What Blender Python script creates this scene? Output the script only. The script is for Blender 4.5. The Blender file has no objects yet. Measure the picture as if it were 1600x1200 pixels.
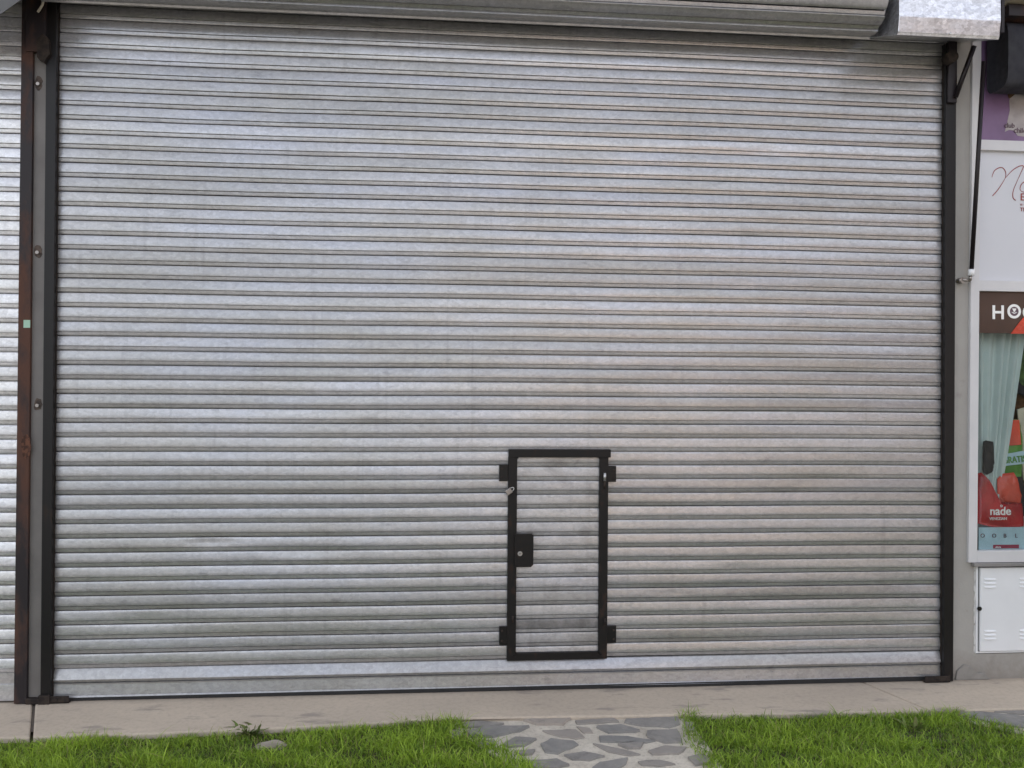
import bpy, bmesh, math, random
import numpy as np
from mathutils import Vector, Matrix
random.seed(7); rng = np.random.default_rng(11)
S = bpy.context.scene; COL = S.collection
R_ = math.radians

# ------------------------------------------------------------------ camera
F, YAW, PITCH, ROLL, D, CX, H = 1250.0, .0830, .0046, .0080, 4.2362, -.3908, 1.6
cy, sy, cp, sp = math.cos(YAW), math.sin(YAW), math.cos(PITCH), math.sin(PITCH)
FW = Vector((sy*cp, cy*cp, sp)); RT = Vector((cy, -sy, 0)); UP = RT.cross(FW)
RR = math.cos(ROLL)*RT + math.sin(ROLL)*UP; UU = -math.sin(ROLL)*RT + math.cos(ROLL)*UP
CAM = Vector((CX, -D, H))
cd = bpy.data.cameras.new('camera'); cam = bpy.data.objects.new('camera', cd); COL.objects.link(cam)
cd.sensor_width = 36; cd.lens = 36*F/1600; cd.clip_end = 2000; cd.clip_start = .05
M = Matrix((RR, UU, -FW)).transposed().to_4x4(); M.translation = CAM
cam.matrix_world = M; S.camera = cam

def ray(px, py): return FW + RR*((px-800)/F) - UU*((py-600)/F)
def Q(px, py, y=0.0):
    """the point of the facade plane at depth y that the survey pixel refers to"""
    r = ray(px, py); t = (y-CAM.y)/r.y; return CAM + r*t
def G(px, py, z=0.0):
    r = ray(px, py); t = (z-CAM.z)/r.z; return CAM + r*t

# ------------------------------------------------------------------ world, sun, exposure
SUN_EL, SUN_AZ = R_(52), R_(20)        # sun stands behind the building: the facade is in open shade
w = bpy.data.worlds.new('World'); S.world = w; w.use_nodes = True
nt = w.node_tree; bg = nt.nodes['Background']
sky = nt.nodes.new('ShaderNodeTexSky'); sky.sky_type = 'NISHITA'; sky.sun_disc = False
sky.sun_elevation = SUN_EL; sky.sun_rotation = SUN_AZ; sky.dust_density = 4.0; sky.air_density = 1.0; sky.ozone_density = 1.0
hs = nt.nodes.new('ShaderNodeHueSaturation'); hs.inputs['Saturation'].default_value = .36
nt.links.new(sky.outputs[0], hs.inputs['Color']); 
# broken thin cloud added to vary the slat sheen: brighter, warmer patches in the sky
wtc = nt.nodes.new('ShaderNodeTexCoord'); wmp = nt.nodes.new('ShaderNodeMapping'); wmp.inputs['Scale'].default_value = (1.6, 1.6, 4.2)
wno = nt.nodes.new('ShaderNodeTexNoise'); wno.inputs['Scale'].default_value = 1.5; wno.inputs['Detail'].default_value = 5
wmr = nt.nodes.new('ShaderNodeMapRange'); wmr.inputs[1].default_value = .42; wmr.inputs[2].default_value = .60
wmx = nt.nodes.new('ShaderNodeMix'); wmx.data_type = 'RGBA'; wmx.inputs[6].default_value = (.80, .84, .92, 1); wmx.inputs[7].default_value = (1.66, 1.56, 1.42, 1)
wml = nt.nodes.new('ShaderNodeMix'); wml.data_type = 'RGBA'; wml.blend_type = 'MULTIPLY'; wml.inputs[0].default_value = 1
nt.links.new(wtc.outputs['Generated'], wmp.inputs[0]); nt.links.new(wmp.outputs[0], wno.inputs[0]); nt.links.new(wno.outputs[0], wmr.inputs[0])
nt.links.new(wmr.outputs[0], wmx.inputs[0]); nt.links.new(hs.outputs[0], wml.inputs[6]); nt.links.new(wmx.outputs[2], wml.inputs[7]); nt.links.new(wml.outputs[2], bg.inputs[0])
bg.inputs[1].default_value = .15
sl = bpy.data.lights.new('sun', 'SUN'); sl.energy = 3.0; sl.angle = R_(.6); sl.color = (1, .94, .86)
sun = bpy.data.objects.new('sun', sl); COL.objects.link(sun)
sd = Vector((math.sin(SUN_AZ)*math.cos(SUN_EL), math.cos(SUN_AZ)*math.cos(SUN_EL), math.sin(SUN_EL)))
sun.rotation_euler = sd.to_track_quat('Z', 'Y').to_euler()
S.view_settings.view_transform = 'Standard'; S.view_settings.look = 'None'
S.view_settings.exposure = 1.68; S.view_settings.gamma = 1
S.cycles.max_bounces = 8; S.cycles.transparent_max_bounces = 12

# ------------------------------------------------------------------ materials
class N:
    """tiny node helper"""
    def __init__(s, name):
        s.m = bpy.data.materials.new(name); s.m.use_nodes = True; s.t = s.m.node_tree
        s.b = s.t.nodes['Principled BSDF']; s.tc = s.t.nodes.new('ShaderNodeTexCoord'); s.co = s.tc.outputs['Object']
    def n(s, typ, **k):
        x = s.t.nodes.new(typ)
        for a, v in k.items(): setattr(x, a, v)
        return x
    def L(s, a, b): s.t.links.new(a, b)
    def mapping(s, scale, co=None):
        x = s.n('ShaderNodeMapping'); s.L(co or s.co, x.inputs[0]); x.inputs['Scale'].default_value = scale; return x.outputs[0]
    def noise(s, sc, detail=4, rough=.55, scale=(1, 1, 1), co=None):
        x = s.n('ShaderNodeTexNoise'); s.L(s.mapping(scale, co), x.inputs[0])
        x.inputs['Scale'].default_value = sc; x.inputs['Detail'].default_value = detail; x.inputs['Roughness'].default_value = rough
        return x.outputs[0]
    def vor(s, sc, scale=(1, 1, 1), feat='F1'):
        x = s.n('ShaderNodeTexVoronoi', feature=feat); s.L(s.mapping(scale), x.inputs[0]); x.inputs['Scale'].default_value = sc; return x
    def rng(s, v, a, b, c, d):
        x = s.n('ShaderNodeMapRange'); s.L(v, x.inputs[0])
        for i, q in enumerate((a, b, c, d)): x.inputs[i+1].default_value = q
        return x.outputs[0]
    def mix(s, f, a, b, mode='MIX'):
        x = s.n('ShaderNodeMix', data_type='RGBA', blend_type=mode)
        for sock, v in ((x.inputs[0], f), (x.inputs[6], a), (x.inputs[7], b)):
            if hasattr(v, 'is_linked'): s.L(v, sock)
            elif isinstance(v, (int, float)): sock.default_value = v
            else: sock.default_value = (*v, 1)
        return x.outputs[2]
    def math(s, op, a, b=0.0):
        x = s.n('ShaderNodeMath', operation=op)
        for i, v in enumerate((a, b)):
            if hasattr(v, 'is_linked'): s.L(v, x.inputs[i])
            else: x.inputs[i].default_value = v
        return x.outputs[0]
    def bump(s, h, strength=.3, dist=.01):
        x = s.n('ShaderNodeBump'); x.inputs['Strength'].default_value = strength; x.inputs['Distance'].default_value = dist
        s.L(h, x.inputs['Height']); s.L(x.outputs[0], s.b.inputs['Normal'])
    def set(s, **k):
        for a, v in k.items():
            i = s.b.inputs[a.replace('_', ' ')]
            if hasattr(v, 'is_linked'): s.L(v, i)
            elif isinstance(v, (int, float)): i.default_value = v
            else: i.default_value = (*v, 1)
        return s

def paint(name, col, rough=.5, metal=0, var=.12, nsc=6, bump=.05, col2=None, spec=.5):
    q = N(name); f = q.rng(q.noise(nsc, 5), .35, .7, 0, 1)
    c2 = col2 or tuple(c*(1-var*2) for c in col)
    q.set(Base_Color=q.mix(f, col, c2), Roughness=q.rng(q.noise(nsc*3, 3), .3, .7, rough*.85, min(1, rough*1.15)), Metallic=metal)
    q.b.inputs['Specular IOR Level'].default_value = spec
    q.bump(q.noise(nsc*14, 3), bump, .002); return q.m

PITCHZ = .0733; Z0 = .160

def galv(name, base=.405, rough=.32, spangle=.19, slat=True, sp_scale=55, metal=.58, dirt=.0):
    q = N(name)
    v = q.vor(sp_scale, (1, 1, 1.5)); g = q.n('ShaderNodeSeparateColor'); q.L(v.outputs['Color'], g.inputs[0])
    v2 = q.vor(sp_scale*2.7, (1, 1, 1.3)); g2 = q.n('ShaderNodeSeparateColor'); q.L(v2.outputs['Color'], g2.inputs[0])
    mottle = q.rng(g.outputs[0], 0, 1, 1-spangle*.5, 1+spangle*.5)
    m2 = q.rng(g2.outputs[0], 0, 1, 1-spangle*.3, 1+spangle*.3)
    big = q.rng(q.noise(1.3, 4, .6, (1, 1, 2.2)), .3, .7, .95, 1.05)
    val = q.math('MULTIPLY', q.math('MULTIPLY', mottle, m2), big)
    # handling marks: small grey smudges
    mpr = q.n('ShaderNodeMapping'); q.L(q.co, mpr.inputs[0]); mpr.inputs['Rotation'].default_value = (0, R_(38), 0); mpr.inputs['Scale'].default_value = (1, 1, 3.2)
    smn = q.n('ShaderNodeTexNoise'); q.L(mpr.outputs[0], smn.inputs[0]); smn.inputs['Scale'].default_value = 7; smn.inputs['Detail'].default_value = 7; smn.inputs['Roughness'].default_value = .72
    sm = q.rng(smn.outputs[0], .57, .72, 0, .30)
    val = q.math('MULTIPLY', val, q.math('SUBTRACT', 1.0, sm))
    streak = q.rng(q.noise(5, 5, .7, (.35, 1, 3)), .3, .7, 0, 1)
    colr = q.mix(streak, (base*.985, base*.975, base*.99), (base*.93, base*.95, base*1.04))
    rv = q.rng(g.outputs[1], 0, 1, rough-.04, rough+.06)
    drip = q.rng(q.noise(4.5, 5, .65, (5, 1, .22)), .56, .72, 0, .14); val = q.math('MULTIPLY', val, q.math('SUBTRACT', 1.0, drip))
    if slat:
        sx = q.n('ShaderNodeSeparateXYZ'); q.L(q.co, sx.inputs[0])
        idx = q.math('FLOOR', q.math('DIVIDE', q.math('SUBTRACT', sx.outputs[2], Z0-.002), PITCHZ))
        wn = q.n('ShaderNodeTexWhiteNoise', noise_dimensions='1D'); q.L(idx, wn.inputs['W'])
        val = q.math('MULTIPLY', val, q.rng(wn.outputs['Value'], 0, 1, .87, 1.10))
        cb = q.n('ShaderNodeCombineXYZ'); q.L(q.math('MULTIPLY', sx.outputs[0], .9), cb.inputs[0]); q.L(q.math('MULTIPLY', idx, 3.71), cb.inputs[1])
        ln = q.n('ShaderNodeTexNoise'); q.L(cb.outputs[0], ln.inputs[0]); ln.inputs['Scale'].default_value = 1.0; ln.inputs['Detail'].default_value = 3
        val = q.math('MULTIPLY', val, q.rng(ln.outputs[0], .3, .7, .90, 1.12))
        sc = q.n('ShaderNodeSeparateColor'); q.L(wn.outputs['Color'], sc.inputs[0])
        rv = q.math('ADD', rv, q.rng(sc.outputs[1], 0, 1, -.05, .06))
        colr = q.mix(q.rng(ln.outputs[0], .35, .65, .6, 0), colr, (base*1.03, base*1.0, base*.94))
    vv = q.n('ShaderNodeCombineColor')
    for i in range(3): q.L(val, vv.inputs[i])
    c = q.mix(1.0, colr, vv.outputs[0], 'MULTIPLY')
    if dirt:
        c = q.mix(q.rng(q.noise(7, 6, .65, (1, 1, 1.5)), .52, .72, 0, dirt), c, (.16, .15, .14))
        zb1 = q.math('MULTIPLY', q.math('GREATER_THAN', sx.outputs[2], .3215), q.math('LESS_THAN', sx.outputs[2], .3725))
        c = q.mix(q.math('MULTIPLY', zb1, q.rng(q.noise(16, 6, .7), .25, .65, .45, .80)), c, (.07, .068, .065))
    q.set(Base_Color=c, Metallic=metal, Roughness=q.math('MAXIMUM', rv, .295))
    hgt = q.math('ADD', q.noise(3.0, 3, .5, (1, 1, 1)), q.math('MULTIPLY', q.noise(26, 3, .5, (1, 1, 1)), .10))
    q.bump(hgt, .6, .006)
    return q.m

MT = {}
MT['galv'] = galv('galvanised_slats')
MT['galv_left'] = galv('galvanised_slats_neighbour', base=.60, rough=.34)
MT['galv_door'] = galv('galvanised_door_slats', base=.42, rough=.42, dirt=.5)
MT['galv_box'] = galv('galvanised_sheet', base=.62, rough=.30, spangle=.36, slat=False, sp_scale=40, metal=.8)
MT['black'] = paint('black_gloss_paint', (.009, .008, .008), .42, spec=.3, var=.2, nsc=9)
def rusty(name, a, b, lo=.5, hi=.62, sc=3.0, scale=(4, 4, 1), rough=.5):
    q = N(name); f = q.rng(q.noise(sc, 6, .65, scale), lo, hi, 0, 1)
    q.set(Base_Color=q.mix(f, a, b), Roughness=q.rng(f, 0, 1, rough, .85)); q.b.inputs['Specular IOR Level'].default_value = .28; q.bump(q.noise(60, 4), .15, .002); return q.m
MT['guide'] = rusty('black_guide_steel', (.009, .008, .0085), (.030, .018, .012), .60, .75, 2.0, (8, 8, 1), .4)
MT['rust_guide'] = rusty('rusted_guide_steel', (.020, .016, .018), (.085, .042, .030), .45, .6, 1.7, (3, 3, 1.2), .5)
MT['rust'] = rusty('rust', (.038, .028, .022), (.018, .014, .013), .4, .6, 30, (1, 1, 1), .8)
MT['rust_pale'] = rusty('rust_pale', (.12, .052, .032), (.05, .025, .018), .45, .55, 40, (1, 1, 1), .8)
MT['post'] = paint('grey_primer', (.155, .145, .138), .6, var=.12, nsc=5)
MT['weld'] = paint('weld_metal', (.35, .32, .30), .4, metal=.8, nsc=30)
MT['door_frame'] = rusty('dark_brown_black_paint', (.008, .0068, .0065), (.030, .018, .013), .58, .66, 9, (2, 2, 1), .5)
MT['steel'] = paint('zinc_steel', (.5, .5, .5), .35, metal=.9, nsc=20)
MT['rubber'] = paint('black_rubber', (.015, .015, .016), .7)
def plaster(name, a, b, stain=(.2, .18, .17)):
    q = N(name); f = q.rng(q.noise(2.2, 6, .6, (1, 1, .7)), .35, .68, 0, 1)
    c = q.mix(f, a, b)
    c = q.mix(q.rng(q.noise(5, 7, .7), .60, .72, 0, .45), c, stain)
    sz = q.n('ShaderNodeSeparateXYZ'); q.L(q.co, sz.inputs[0])
    hz = q.math('ADD', sz.outputs[2], q.math('MULTIPLY', q.noise(9, 6, .7), -.30))
    c = q.mix(q.rng(hz, -.13, .02, .55, 0), c, (.17, .145, .12))
    q.set(Base_Color=c, Roughness=.9); q.bump(q.math('ADD', q.noise(70, 5, .6), q.math('MULTIPLY', q.noise(9, 4), 1.5)), .28, .005); return q.m
MT['plaster'] = plaster('grey_painted_plaster', (.37, .355, .33), (.30, .285, .265))
MT['plaster_up'] = plaster('beige_painted_plaster', (.62, .53, .34), (.55, .46, .29))
MT['sillstone'] = plaster('sill_stone', (.25, .24, .23), (.17, .165, .16))
def concrete():
    q = N('pavement_concrete'); f = q.rng(q.noise(1.6, 6, .6, (.5, 1.4, 1)), .35, .68, 0, 1)
    c = q.mix(f, (.52, .44, .35), (.42, .355, .285))
    c = q.mix(q.rng(q.noise(2.6, 6, .6, (1, 3.5, 1)), .585, .65, 0, .55), c, (.19, .17, .16))
    c = q.mix(q.rng(q.noise(40, 5, .7), .45, .75, 0, .35), c, (.22, .19, .17))
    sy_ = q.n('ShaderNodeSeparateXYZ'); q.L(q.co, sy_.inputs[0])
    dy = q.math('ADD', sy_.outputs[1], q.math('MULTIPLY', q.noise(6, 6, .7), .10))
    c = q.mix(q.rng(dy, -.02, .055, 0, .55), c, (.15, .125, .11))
    q.set(Base_Color=c, Roughness=.88); q.bump(q.noise(90, 6, .65), .3, .004); return q.m
MT['concrete'] = concrete()
MT['joint'] = paint('joint_dirt', (.11, .09, .075), .9, nsc=40)
def stone():
    q = N('slate_flagstone'); at = q.n('ShaderNodeAttribute', attribute_name='tone')
    f = q.rng(q.noise(8, 6, .65), .3, .7, 0, 1)
    c = q.mix(f, (.165, .163, .16), (.25, .24, .225))
    c = q.mix(q.rng(at.outputs['Fac'], 0, 1, 0, .8), c, (.36, .31, .265))
    c = q.mix(q.rng(q.noise(18, 6, .75), .54, .70, 0, .35), c, (.36, .33, .29)); c = q.mix(q.rng(q.noise(11, 5, .7), .55, .7, 0, .5), c, (.09, .085, .08))
    q.set(Base_Color=c, Roughness=.75); q.bump(q.noise(30, 6, .6), .45, .006); return q.m
MT['stone'] = stone()
def mortar():
    q = N('cement_mortar'); f = q.rng(q.noise(7, 6, .7), .3, .7, 0, 1)
    c = q.mix(f, (.60, .55, .47), (.42, .38, .32)); c = q.mix(q.rng(q.noise(6, 6, .7), .54, .70, 0, .45), c, (.19, .165, .13)); c = q.mix(q.rng(q.noise(60, 4, .7), .5, .7, 0, .5), c, (.22, .2, .17))
    q.set(Base_Color=c, Roughness=.95); q.bump(q.noise(45, 6, .7), .6, .008); return q.m
MT['mortar'] = mortar()
MT['white_metal'] = paint('white_enamel', (.74, .75, .77), .42, var=.04, nsc=4)
MT['white_frame'] = paint('white_aluminium', (.60, .595, .605), .45, var=.05, nsc=4)
MT['white_panel'] = paint('white_sign_board', (.60, .61, .65), .35, var=.03, nsc=2)
MT['soil'] = paint('dark_soil', (.045, .032, .018), .95, nsc=25, col2=(.05, .06, .02), bump=.4)
MT['dark'] = paint('dark_interior', (.02, .018, .018), .8)
MT['awning'] = paint('navy_canvas', (.013, .013, .020), .75, nsc=8, bump=.2)
MT['arm'] = paint('dark_brown_lacquer', (.012, .008, .010), .4, spec=.3)
MT['purple'] = paint('purple_poster', (.21, .125, .245), .45, var=.15, nsc=5)
MT['red_ink'] = paint('red_ink', (.32, .05, .045), .5)
MT['grey_ink'] = paint('grey_ink', (.12, .07, .09), .5)
MT['brown_sign'] = paint('brown_sign', (.070, .034, .022), .4, nsc=3, var=.25)
MT['white_ink'] = paint('white_ink', (.85, .85, .83), .5, var=.02)
MT['red'] = paint('red_plastic', (.50, .022, .028), .22, var=.3, nsc=5, bump=.9)
MT['coral'] = paint('coral_plastic', (.72, .09, .05), .25, var=.22, nsc=5, bump=.7)
MT['green'] = paint('green_packaging', (.10, .30, .04), .4, nsc=10)
MT['cream'] = paint('cream_card', (.55, .52, .40), .5, nsc=10)
MT['cyan'] = paint('pale_blue_card', (.42, .60, .68), .4, var=.12, nsc=12)
MT['magenta'] = paint('crimson_strip', (.30, .02, .06), .5)
MT['wood'] = paint('brown_fur_brown', (.14, .075, .03), .9, nsc=30, var=.35)
MT['leafgreen'] = paint('leafy_green', (.10, .17, .05), .8, nsc=20, var=.4)  # mottled green of the leafy package
MT['curtain'] = paint('pale_green_fabric', (.54, .625, .60), .8, var=.06, nsc=6)
MT['sticker'] = paint('mint_sticker', (.35, .55, .42), .5)
def glass():
    m = bpy.data.materials.new('window_glass'); m.use_nodes = True; t = m.node_tree
    t.nodes.remove(t.nodes['Principled BSDF']); o = t.nodes['Material Output']
    mx = t.nodes.new('ShaderNodeMixShader'); tr = t.nodes.new('ShaderNodeBsdfTransparent'); gl = t.nodes.new('ShaderNodeBsdfGlossy')
    gl.inputs['Roughness'].default_value = .02; fr = t.nodes.new('ShaderNodeFresnel'); fr.inputs[0].default_value = 1.22
    tr.inputs[0].default_value = (.93, .95, .95, 1)
    t.links.new(fr.outputs[0], mx.inputs[0]); t.links.new(tr.outputs[0], mx.inputs[1]); t.links.new(gl.outputs[0], mx.inputs[2])
    t.links.new(mx.outputs[0], o.inputs[0]); return m
MT['glass'] = glass()
def grassm():
    q = N('grass_blades'); at = q.n('ShaderNodeAttribute', attribute_name='tone'); hh = q.n('ShaderNodeAttribute', attribute_name='dry')
    c = q.mix(at.outputs['Fac'], (.098, .182, .020), (.41, .575, .062))
    c = q.mix(hh.outputs['Fac'], c, (.33, .29, .13))
    q.set(Base_Color=c, Roughness=.5)
    q.b.inputs['Specular IOR Level'].default_value = .35
    # a little light passes through the blades
    tl = q.n('ShaderNodeBsdfTranslucent'); q.L(c, tl.inputs[0]); mx = q.n('ShaderNodeMixShader'); mx.inputs[0].default_value = .3
    out = q.t.nodes['Material Output']; q.L(q.b.outputs[0], mx.inputs[1]); q.L(tl.outputs[0], mx.inputs[2]); q.L(mx.outputs[0], out.inputs[0])
    return q.m
MT['grass'] = grassm()

# ------------------------------------------------------------------ object helpers
def link(o, parent=None):
    COL.objects.link(o)
    if parent is not None:
        o.parent = parent
        o.matrix_parent_inverse = parent.matrix_basis.inverted()
    return o
def tag(o, label=None, cat=None, group=None, kind=None):
    if label: o['label'] = label
    if cat: o['category'] = cat
    if group: o['group'] = group
    if kind: o['kind'] = kind
    return o
def thing(name, label, cat, loc, group=None):
    o = bpy.data.objects.new(name, None); o.location = loc; o.empty_display_size = .1
    COL.objects.link(o); return tag(o, label, cat, group)
def mesh(name, verts, faces, mat, parent=None, smooth=False):
    me = bpy.data.meshes.new(name); me.from_pydata([tuple(v) for v in verts], [], faces); me.update()
    for m in (mat if isinstance(mat, (list, tuple)) else [mat]): me.materials.append(MT[m])
    if smooth: me.polygons.foreach_set('use_smooth', [True]*len(me.polygons))
    return link(bpy.data.objects.new(name, me), parent)

class MB:
    def __init__(s): s.bm = bmesh.new()
    def box(s, x0, x1, y0, y1, z0, z1, bev=0.0, mi=0, rot=None):
        t = bmesh.new(); r = bmesh.ops.create_cube(t, size=1)
        bmesh.ops.scale(t, vec=(abs(x1-x0), abs(y1-y0), abs(z1-z0)), verts=t.verts)
        if bev: bmesh.ops.bevel(t, geom=t.edges[:], offset=bev, segments=2, affect='EDGES', profile=.6)
        if rot: bmesh.ops.rotate(t, cent=(0, 0, 0), matrix=rot, verts=t.verts)
        bmesh.ops.translate(t, vec=((x0+x1)/2, (y0+y1)/2, (z0+z1)/2), verts=t.verts)
        s._add(t, mi); return s
    def _add(s, t, mi=0):
        for f in t.faces: f.material_index = mi
        me = bpy.data.meshes.new('tmp'); t.to_mesh(me); t.free(); s.bm.from_mesh(me); bpy.data.meshes.remove(me)
    def prism(s, pts, y0, y1, mi=0, bev=0.0):
        """outline of (x,z) points given a depth from y0 (front) to y1"""
        t = bmesh.new(); a = [t.verts.new((p[0], y0, p[1])) for p in pts]; b = [t.verts.new((p[0], y1, p[1])) for p in pts]
        t.faces.new(a); t.faces.new(b[::-1]); n = len(pts)
        for i in range(n): t.faces.new((a[i], b[i], b[(i+1) % n], a[(i+1) % n]))
        bmesh.ops.recalc_face_normals(t, faces=t.faces)
        if bev: bmesh.ops.bevel(t, geom=t.edges[:], offset=bev, segments=2, affect='EDGES', profile=.6)
        s._add(t, mi); return s
    def slab(s, pts, z0, z1, mi=0):
        t = bmesh.new(); a = [t.verts.new((p[0], p[1], z1)) for p in pts]; b = [t.verts.new((p[0], p[1], z0)) for p in pts]
        t.faces.new(a); t.faces.new(b[::-1]); n = len(pts)
        for i in range(n): t.faces.new((a[i], b[i], b[(i+1) % n], a[(i+1) % n]))
        bmesh.ops.recalc_face_normals(t, faces=t.faces); s._add(t, mi); return s
    def tube(s, path, r, mi=0, seg=10, cap=True):
        path = [Vector(p) for p in path]; t = bmesh.new(); rings = []
        rs = r if isinstance(r, (list, tuple)) else [r]*len(path)
        for i, p in enumerate(path):
            d = (path[min(i+1, len(path)-1)]-path[max(i-1, 0)]).normalized()
            a = d.orthogonal().normalized()
            if i: # keep frames aligned
                a = (pa - d*pa.dot(d)).normalized()
            pa = a; b = d.cross(a)
            rings.append([t.verts.new(p+(a*math.cos(k*2*math.pi/seg)+b*math.sin(k*2*math.pi/seg))*rs[i]) for k in range(seg)])
        for i in range(len(rings)-1):
            for k in range(seg): t.faces.new((rings[i][k], rings[i][(k+1) % seg], rings[i+1][(k+1) % seg], rings[i+1][k]))
        if cap: t.faces.new(rings[0][::-1]); t.faces.new(rings[-1])
        bmesh.ops.recalc_face_normals(t, faces=t.faces)
        for f in t.faces: f.smooth = len(f.verts) == 4
        s._add(t, mi); return s
    def build(s, name, mat, parent=None):
        me = bpy.data.meshes.new(name); s.bm.to_mesh(me); s.bm.free()
        for m in (mat if isinstance(mat, (list, tuple)) else [mat]): me.materials.append(MT[m])
        return link(bpy.data.objects.new(name, me), parent)

def text_mesh(txt, size, depth=.0015, bold=0.0, xs=1.0, font=None):
    cu = bpy.data.curves.new('t', 'FONT'); cu.body = txt; cu.size = size; cu.extrude = depth; cu.offset = bold
    o = bpy.data.objects.new('t', cu); COL.objects.link(o); bpy.context.view_layer.update()
    me = bpy.data.meshes.new_from_object(o.evaluated_get(bpy.context.evaluated_depsgraph_get()))
    bpy.data.objects.remove(o); bpy.data.curves.remove(cu)
    for v in me.vertices: v.co = Vector((v.co.x*xs, -v.co.z, v.co.y))
    return me
def text(name, txt, size, loc, mat, parent, xs=1.0, bold=0.0, rot=0):
    me = text_mesh(txt, size, bold=bold, xs=xs); me.name = name
    mm = Matrix.Translation(loc) @ Matrix.Rotation(rot, 4, 'Y'); me.transform(mm)
    me.materials.clear(); me.materials.append(MT[mat]); return link(bpy.data.objects.new(name, me), parent)

def smooth_noise(n, k, r):
    """n samples of smooth noise with about k knots"""
    kn = r.normal(size=k+3); t = np.linspace(0, k-.001, n); i = t.astype(int); f = t-i; f = f*f*(3-2*f)
    return kn[i]*(1-f)+kn[i+1]*f

# ------------------------------------------------------------------ key dimensions
XL, XR = -2.372, 2.372              # curtain edges
ZTOP = 3.66
PROF = [(.0, .016), (.056, .016), (.062, -.0040), (.08, -.0048), (.12, -.0052), (.22, -.0063), (.290, -.0069), (.300, -.0020), (.322, -.0020),
        (.330, -.0094), (.345, -.0106), (.37, -.0109), (.56, -.0099), (.70, -.0090), (.84, -.0078), (.93, -.0068), (.975, -.0058), (.995, -.0040), (1.0, .004)]

_dr = np.random.default_rng(77)
DENTS = [(_dr.uniform(-2.3, 2.3), _dr.uniform(.3, 3.4), _dr.uniform(.05, .20), _dr.uniform(.02, .08), _dr.uniform(.0015, .0050)) for _ in range(46)]
def curtain_mesh(name, x0, x1, z_first, n, mat, parent, clip=None, seg=.06, seed=1, tilt=1.0, tilts={}):
    """ribbed slats from x0 to x1; every slat sits at its own slight tilt and wanders along its length"""
    r = np.random.default_rng(seed); nx = max(2, int((x1-x0)/seg)+1); xs = np.linspace(x0, x1, nx)
    V = []; Fc = []; np_ = len(PROF)
    for k in range(n):
        tl = (r.normal()*.0011 + smooth_noise(nx, max(2, int((x1-x0)/.9)), r)*.0007)*tilt + tilts.get(k, 0)
        ofs = r.normal()*.0006
        base = len(V)
        for (t, y) in PROF:
            z = z_first+(k+t)*PITCHZ
            for i in range(nx):
                V.append((xs[i], y+ofs*(1 if .05 < t < .99 else 0)+tl[i]*(.6-t if t > .3 else .3), z))
        for a in range(np_-1):
            for i in range(nx-1):
                p = base+a*nx+i; Fc.append((p, p+1, p+nx+1, p+nx))
        if k < n-1:
            a = np_-1
            for i in range(nx-1):
                p = base+a*nx+i; Fc.append((p, p+1, p+nx+1, p+nx))
    VA = np.array(V)
    for (dx_, dz_, rx_, rz_, am) in DENTS:
        VA[:, 1] += am*np.exp(-((VA[:, 0]-dx_)/rx_)**2-((VA[:, 2]-dz_)/rz_)**2)
    VA[:, 2] += .0022*np.sin(VA[:, 0]*1.1+.6)+.0010*np.sin(VA[:, 0]*3.7+VA[:, 2]*1.3)
    o = mesh(name, VA.tolist(), Fc, mat, parent, smooth=False)
    me = o.data
    # smooth shade then keep the sharp ribs
    me.polygons.foreach_set('use_smooth', [True]*len(me.polygons))
    me.set_sharp_from_angle(angle=R_(24))
    return o

# ------------------------------------------------------------------ setting: ground
def sheet(name, x0, x1, y0, y1, z, mat, kind='structure'):
    o = mesh(name, [(x0, y0, z), (x1, y0, z), (x1, y1, z), (x0, y1, z)], [(0, 1, 2, 3)], mat); return tag(o, kind=kind)
LAWN_Z = -.026
MT['far_ground'] = paint('far_ground', (.125, .118, .112), .95, nsc=.3, col2=(.10, .10, .09), var=.3)
sheet('ground', -400, 400, -400, 400, -.075, 'far_ground')
sheet('lawn', -6, 6, -3.4, -.2, LAWN_Z, 'soil')

# pavement strip in front of the shutters: three slabs with dirt-filled joints
EDGE = [(-60, 1154), (200, 1147), (400, 1139), (700, 1122), (1060, 1116), (1300, 1113.5), (1540, 1108), (1660, 1105)]
ep = [G(a, b) for a, b in EDGE]
print('edge', [(round(p.x, 2), round(p.y, 2)) for p in ep])
jl0, jl1 = G(54, 1096), G(52, 1149); jr0, jr1 = G(1352, 1067), G(1452, 1109)
print('joints', jl0, jl1, jr0, jr1)
EY = -.50
def edge_y(x):
    xs = [p.x for p in ep]; ys = [p.y for p in ep]; return float(np.interp(x, xs, ys))
mb = MB(); gap = .007
def joint_x(j0, j1, y): return j0.x+(j1.x-j0.x)*(y-j0.y)/(j1.y-j0.y)
yb = .22
def strip(xa0, xb0, xa1, xb1, n=14):
    top = [(xa1+(xb1-xa1)*i/n) for i in range(n+1)]
    pts = [(x, edge_y(x)+random.uniform(-.004, .004)) for x in top]
    mb.slab([(xa0, yb)]+[(xa0, -.001)]+pts+[(xb0, -.001), (xb0, yb)] if False else [(xa0, yb)]+pts+[(xb0, yb)], -.12, 0)
strip(-6, joint_x(jl0, jl1, yb)-gap, -6, jl1.x-gap)
strip(joint_x(jl0, jl1, yb)+gap, joint_x(jr0, jr1, yb)-gap*.6, jl1.x+gap, jr1.x-gap*.6, 30)
strip(joint_x(jr0, jr1, yb)+gap*.6, 6, jr1.x+gap*.6, 6)
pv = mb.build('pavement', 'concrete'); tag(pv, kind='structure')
m = pv.modifiers.new('b', 'BEVEL'); m.width = .008; m.segments = 2
sheet('pavement_joint', -6, 6, -.36, .2, -.009, 'joint')

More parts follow.
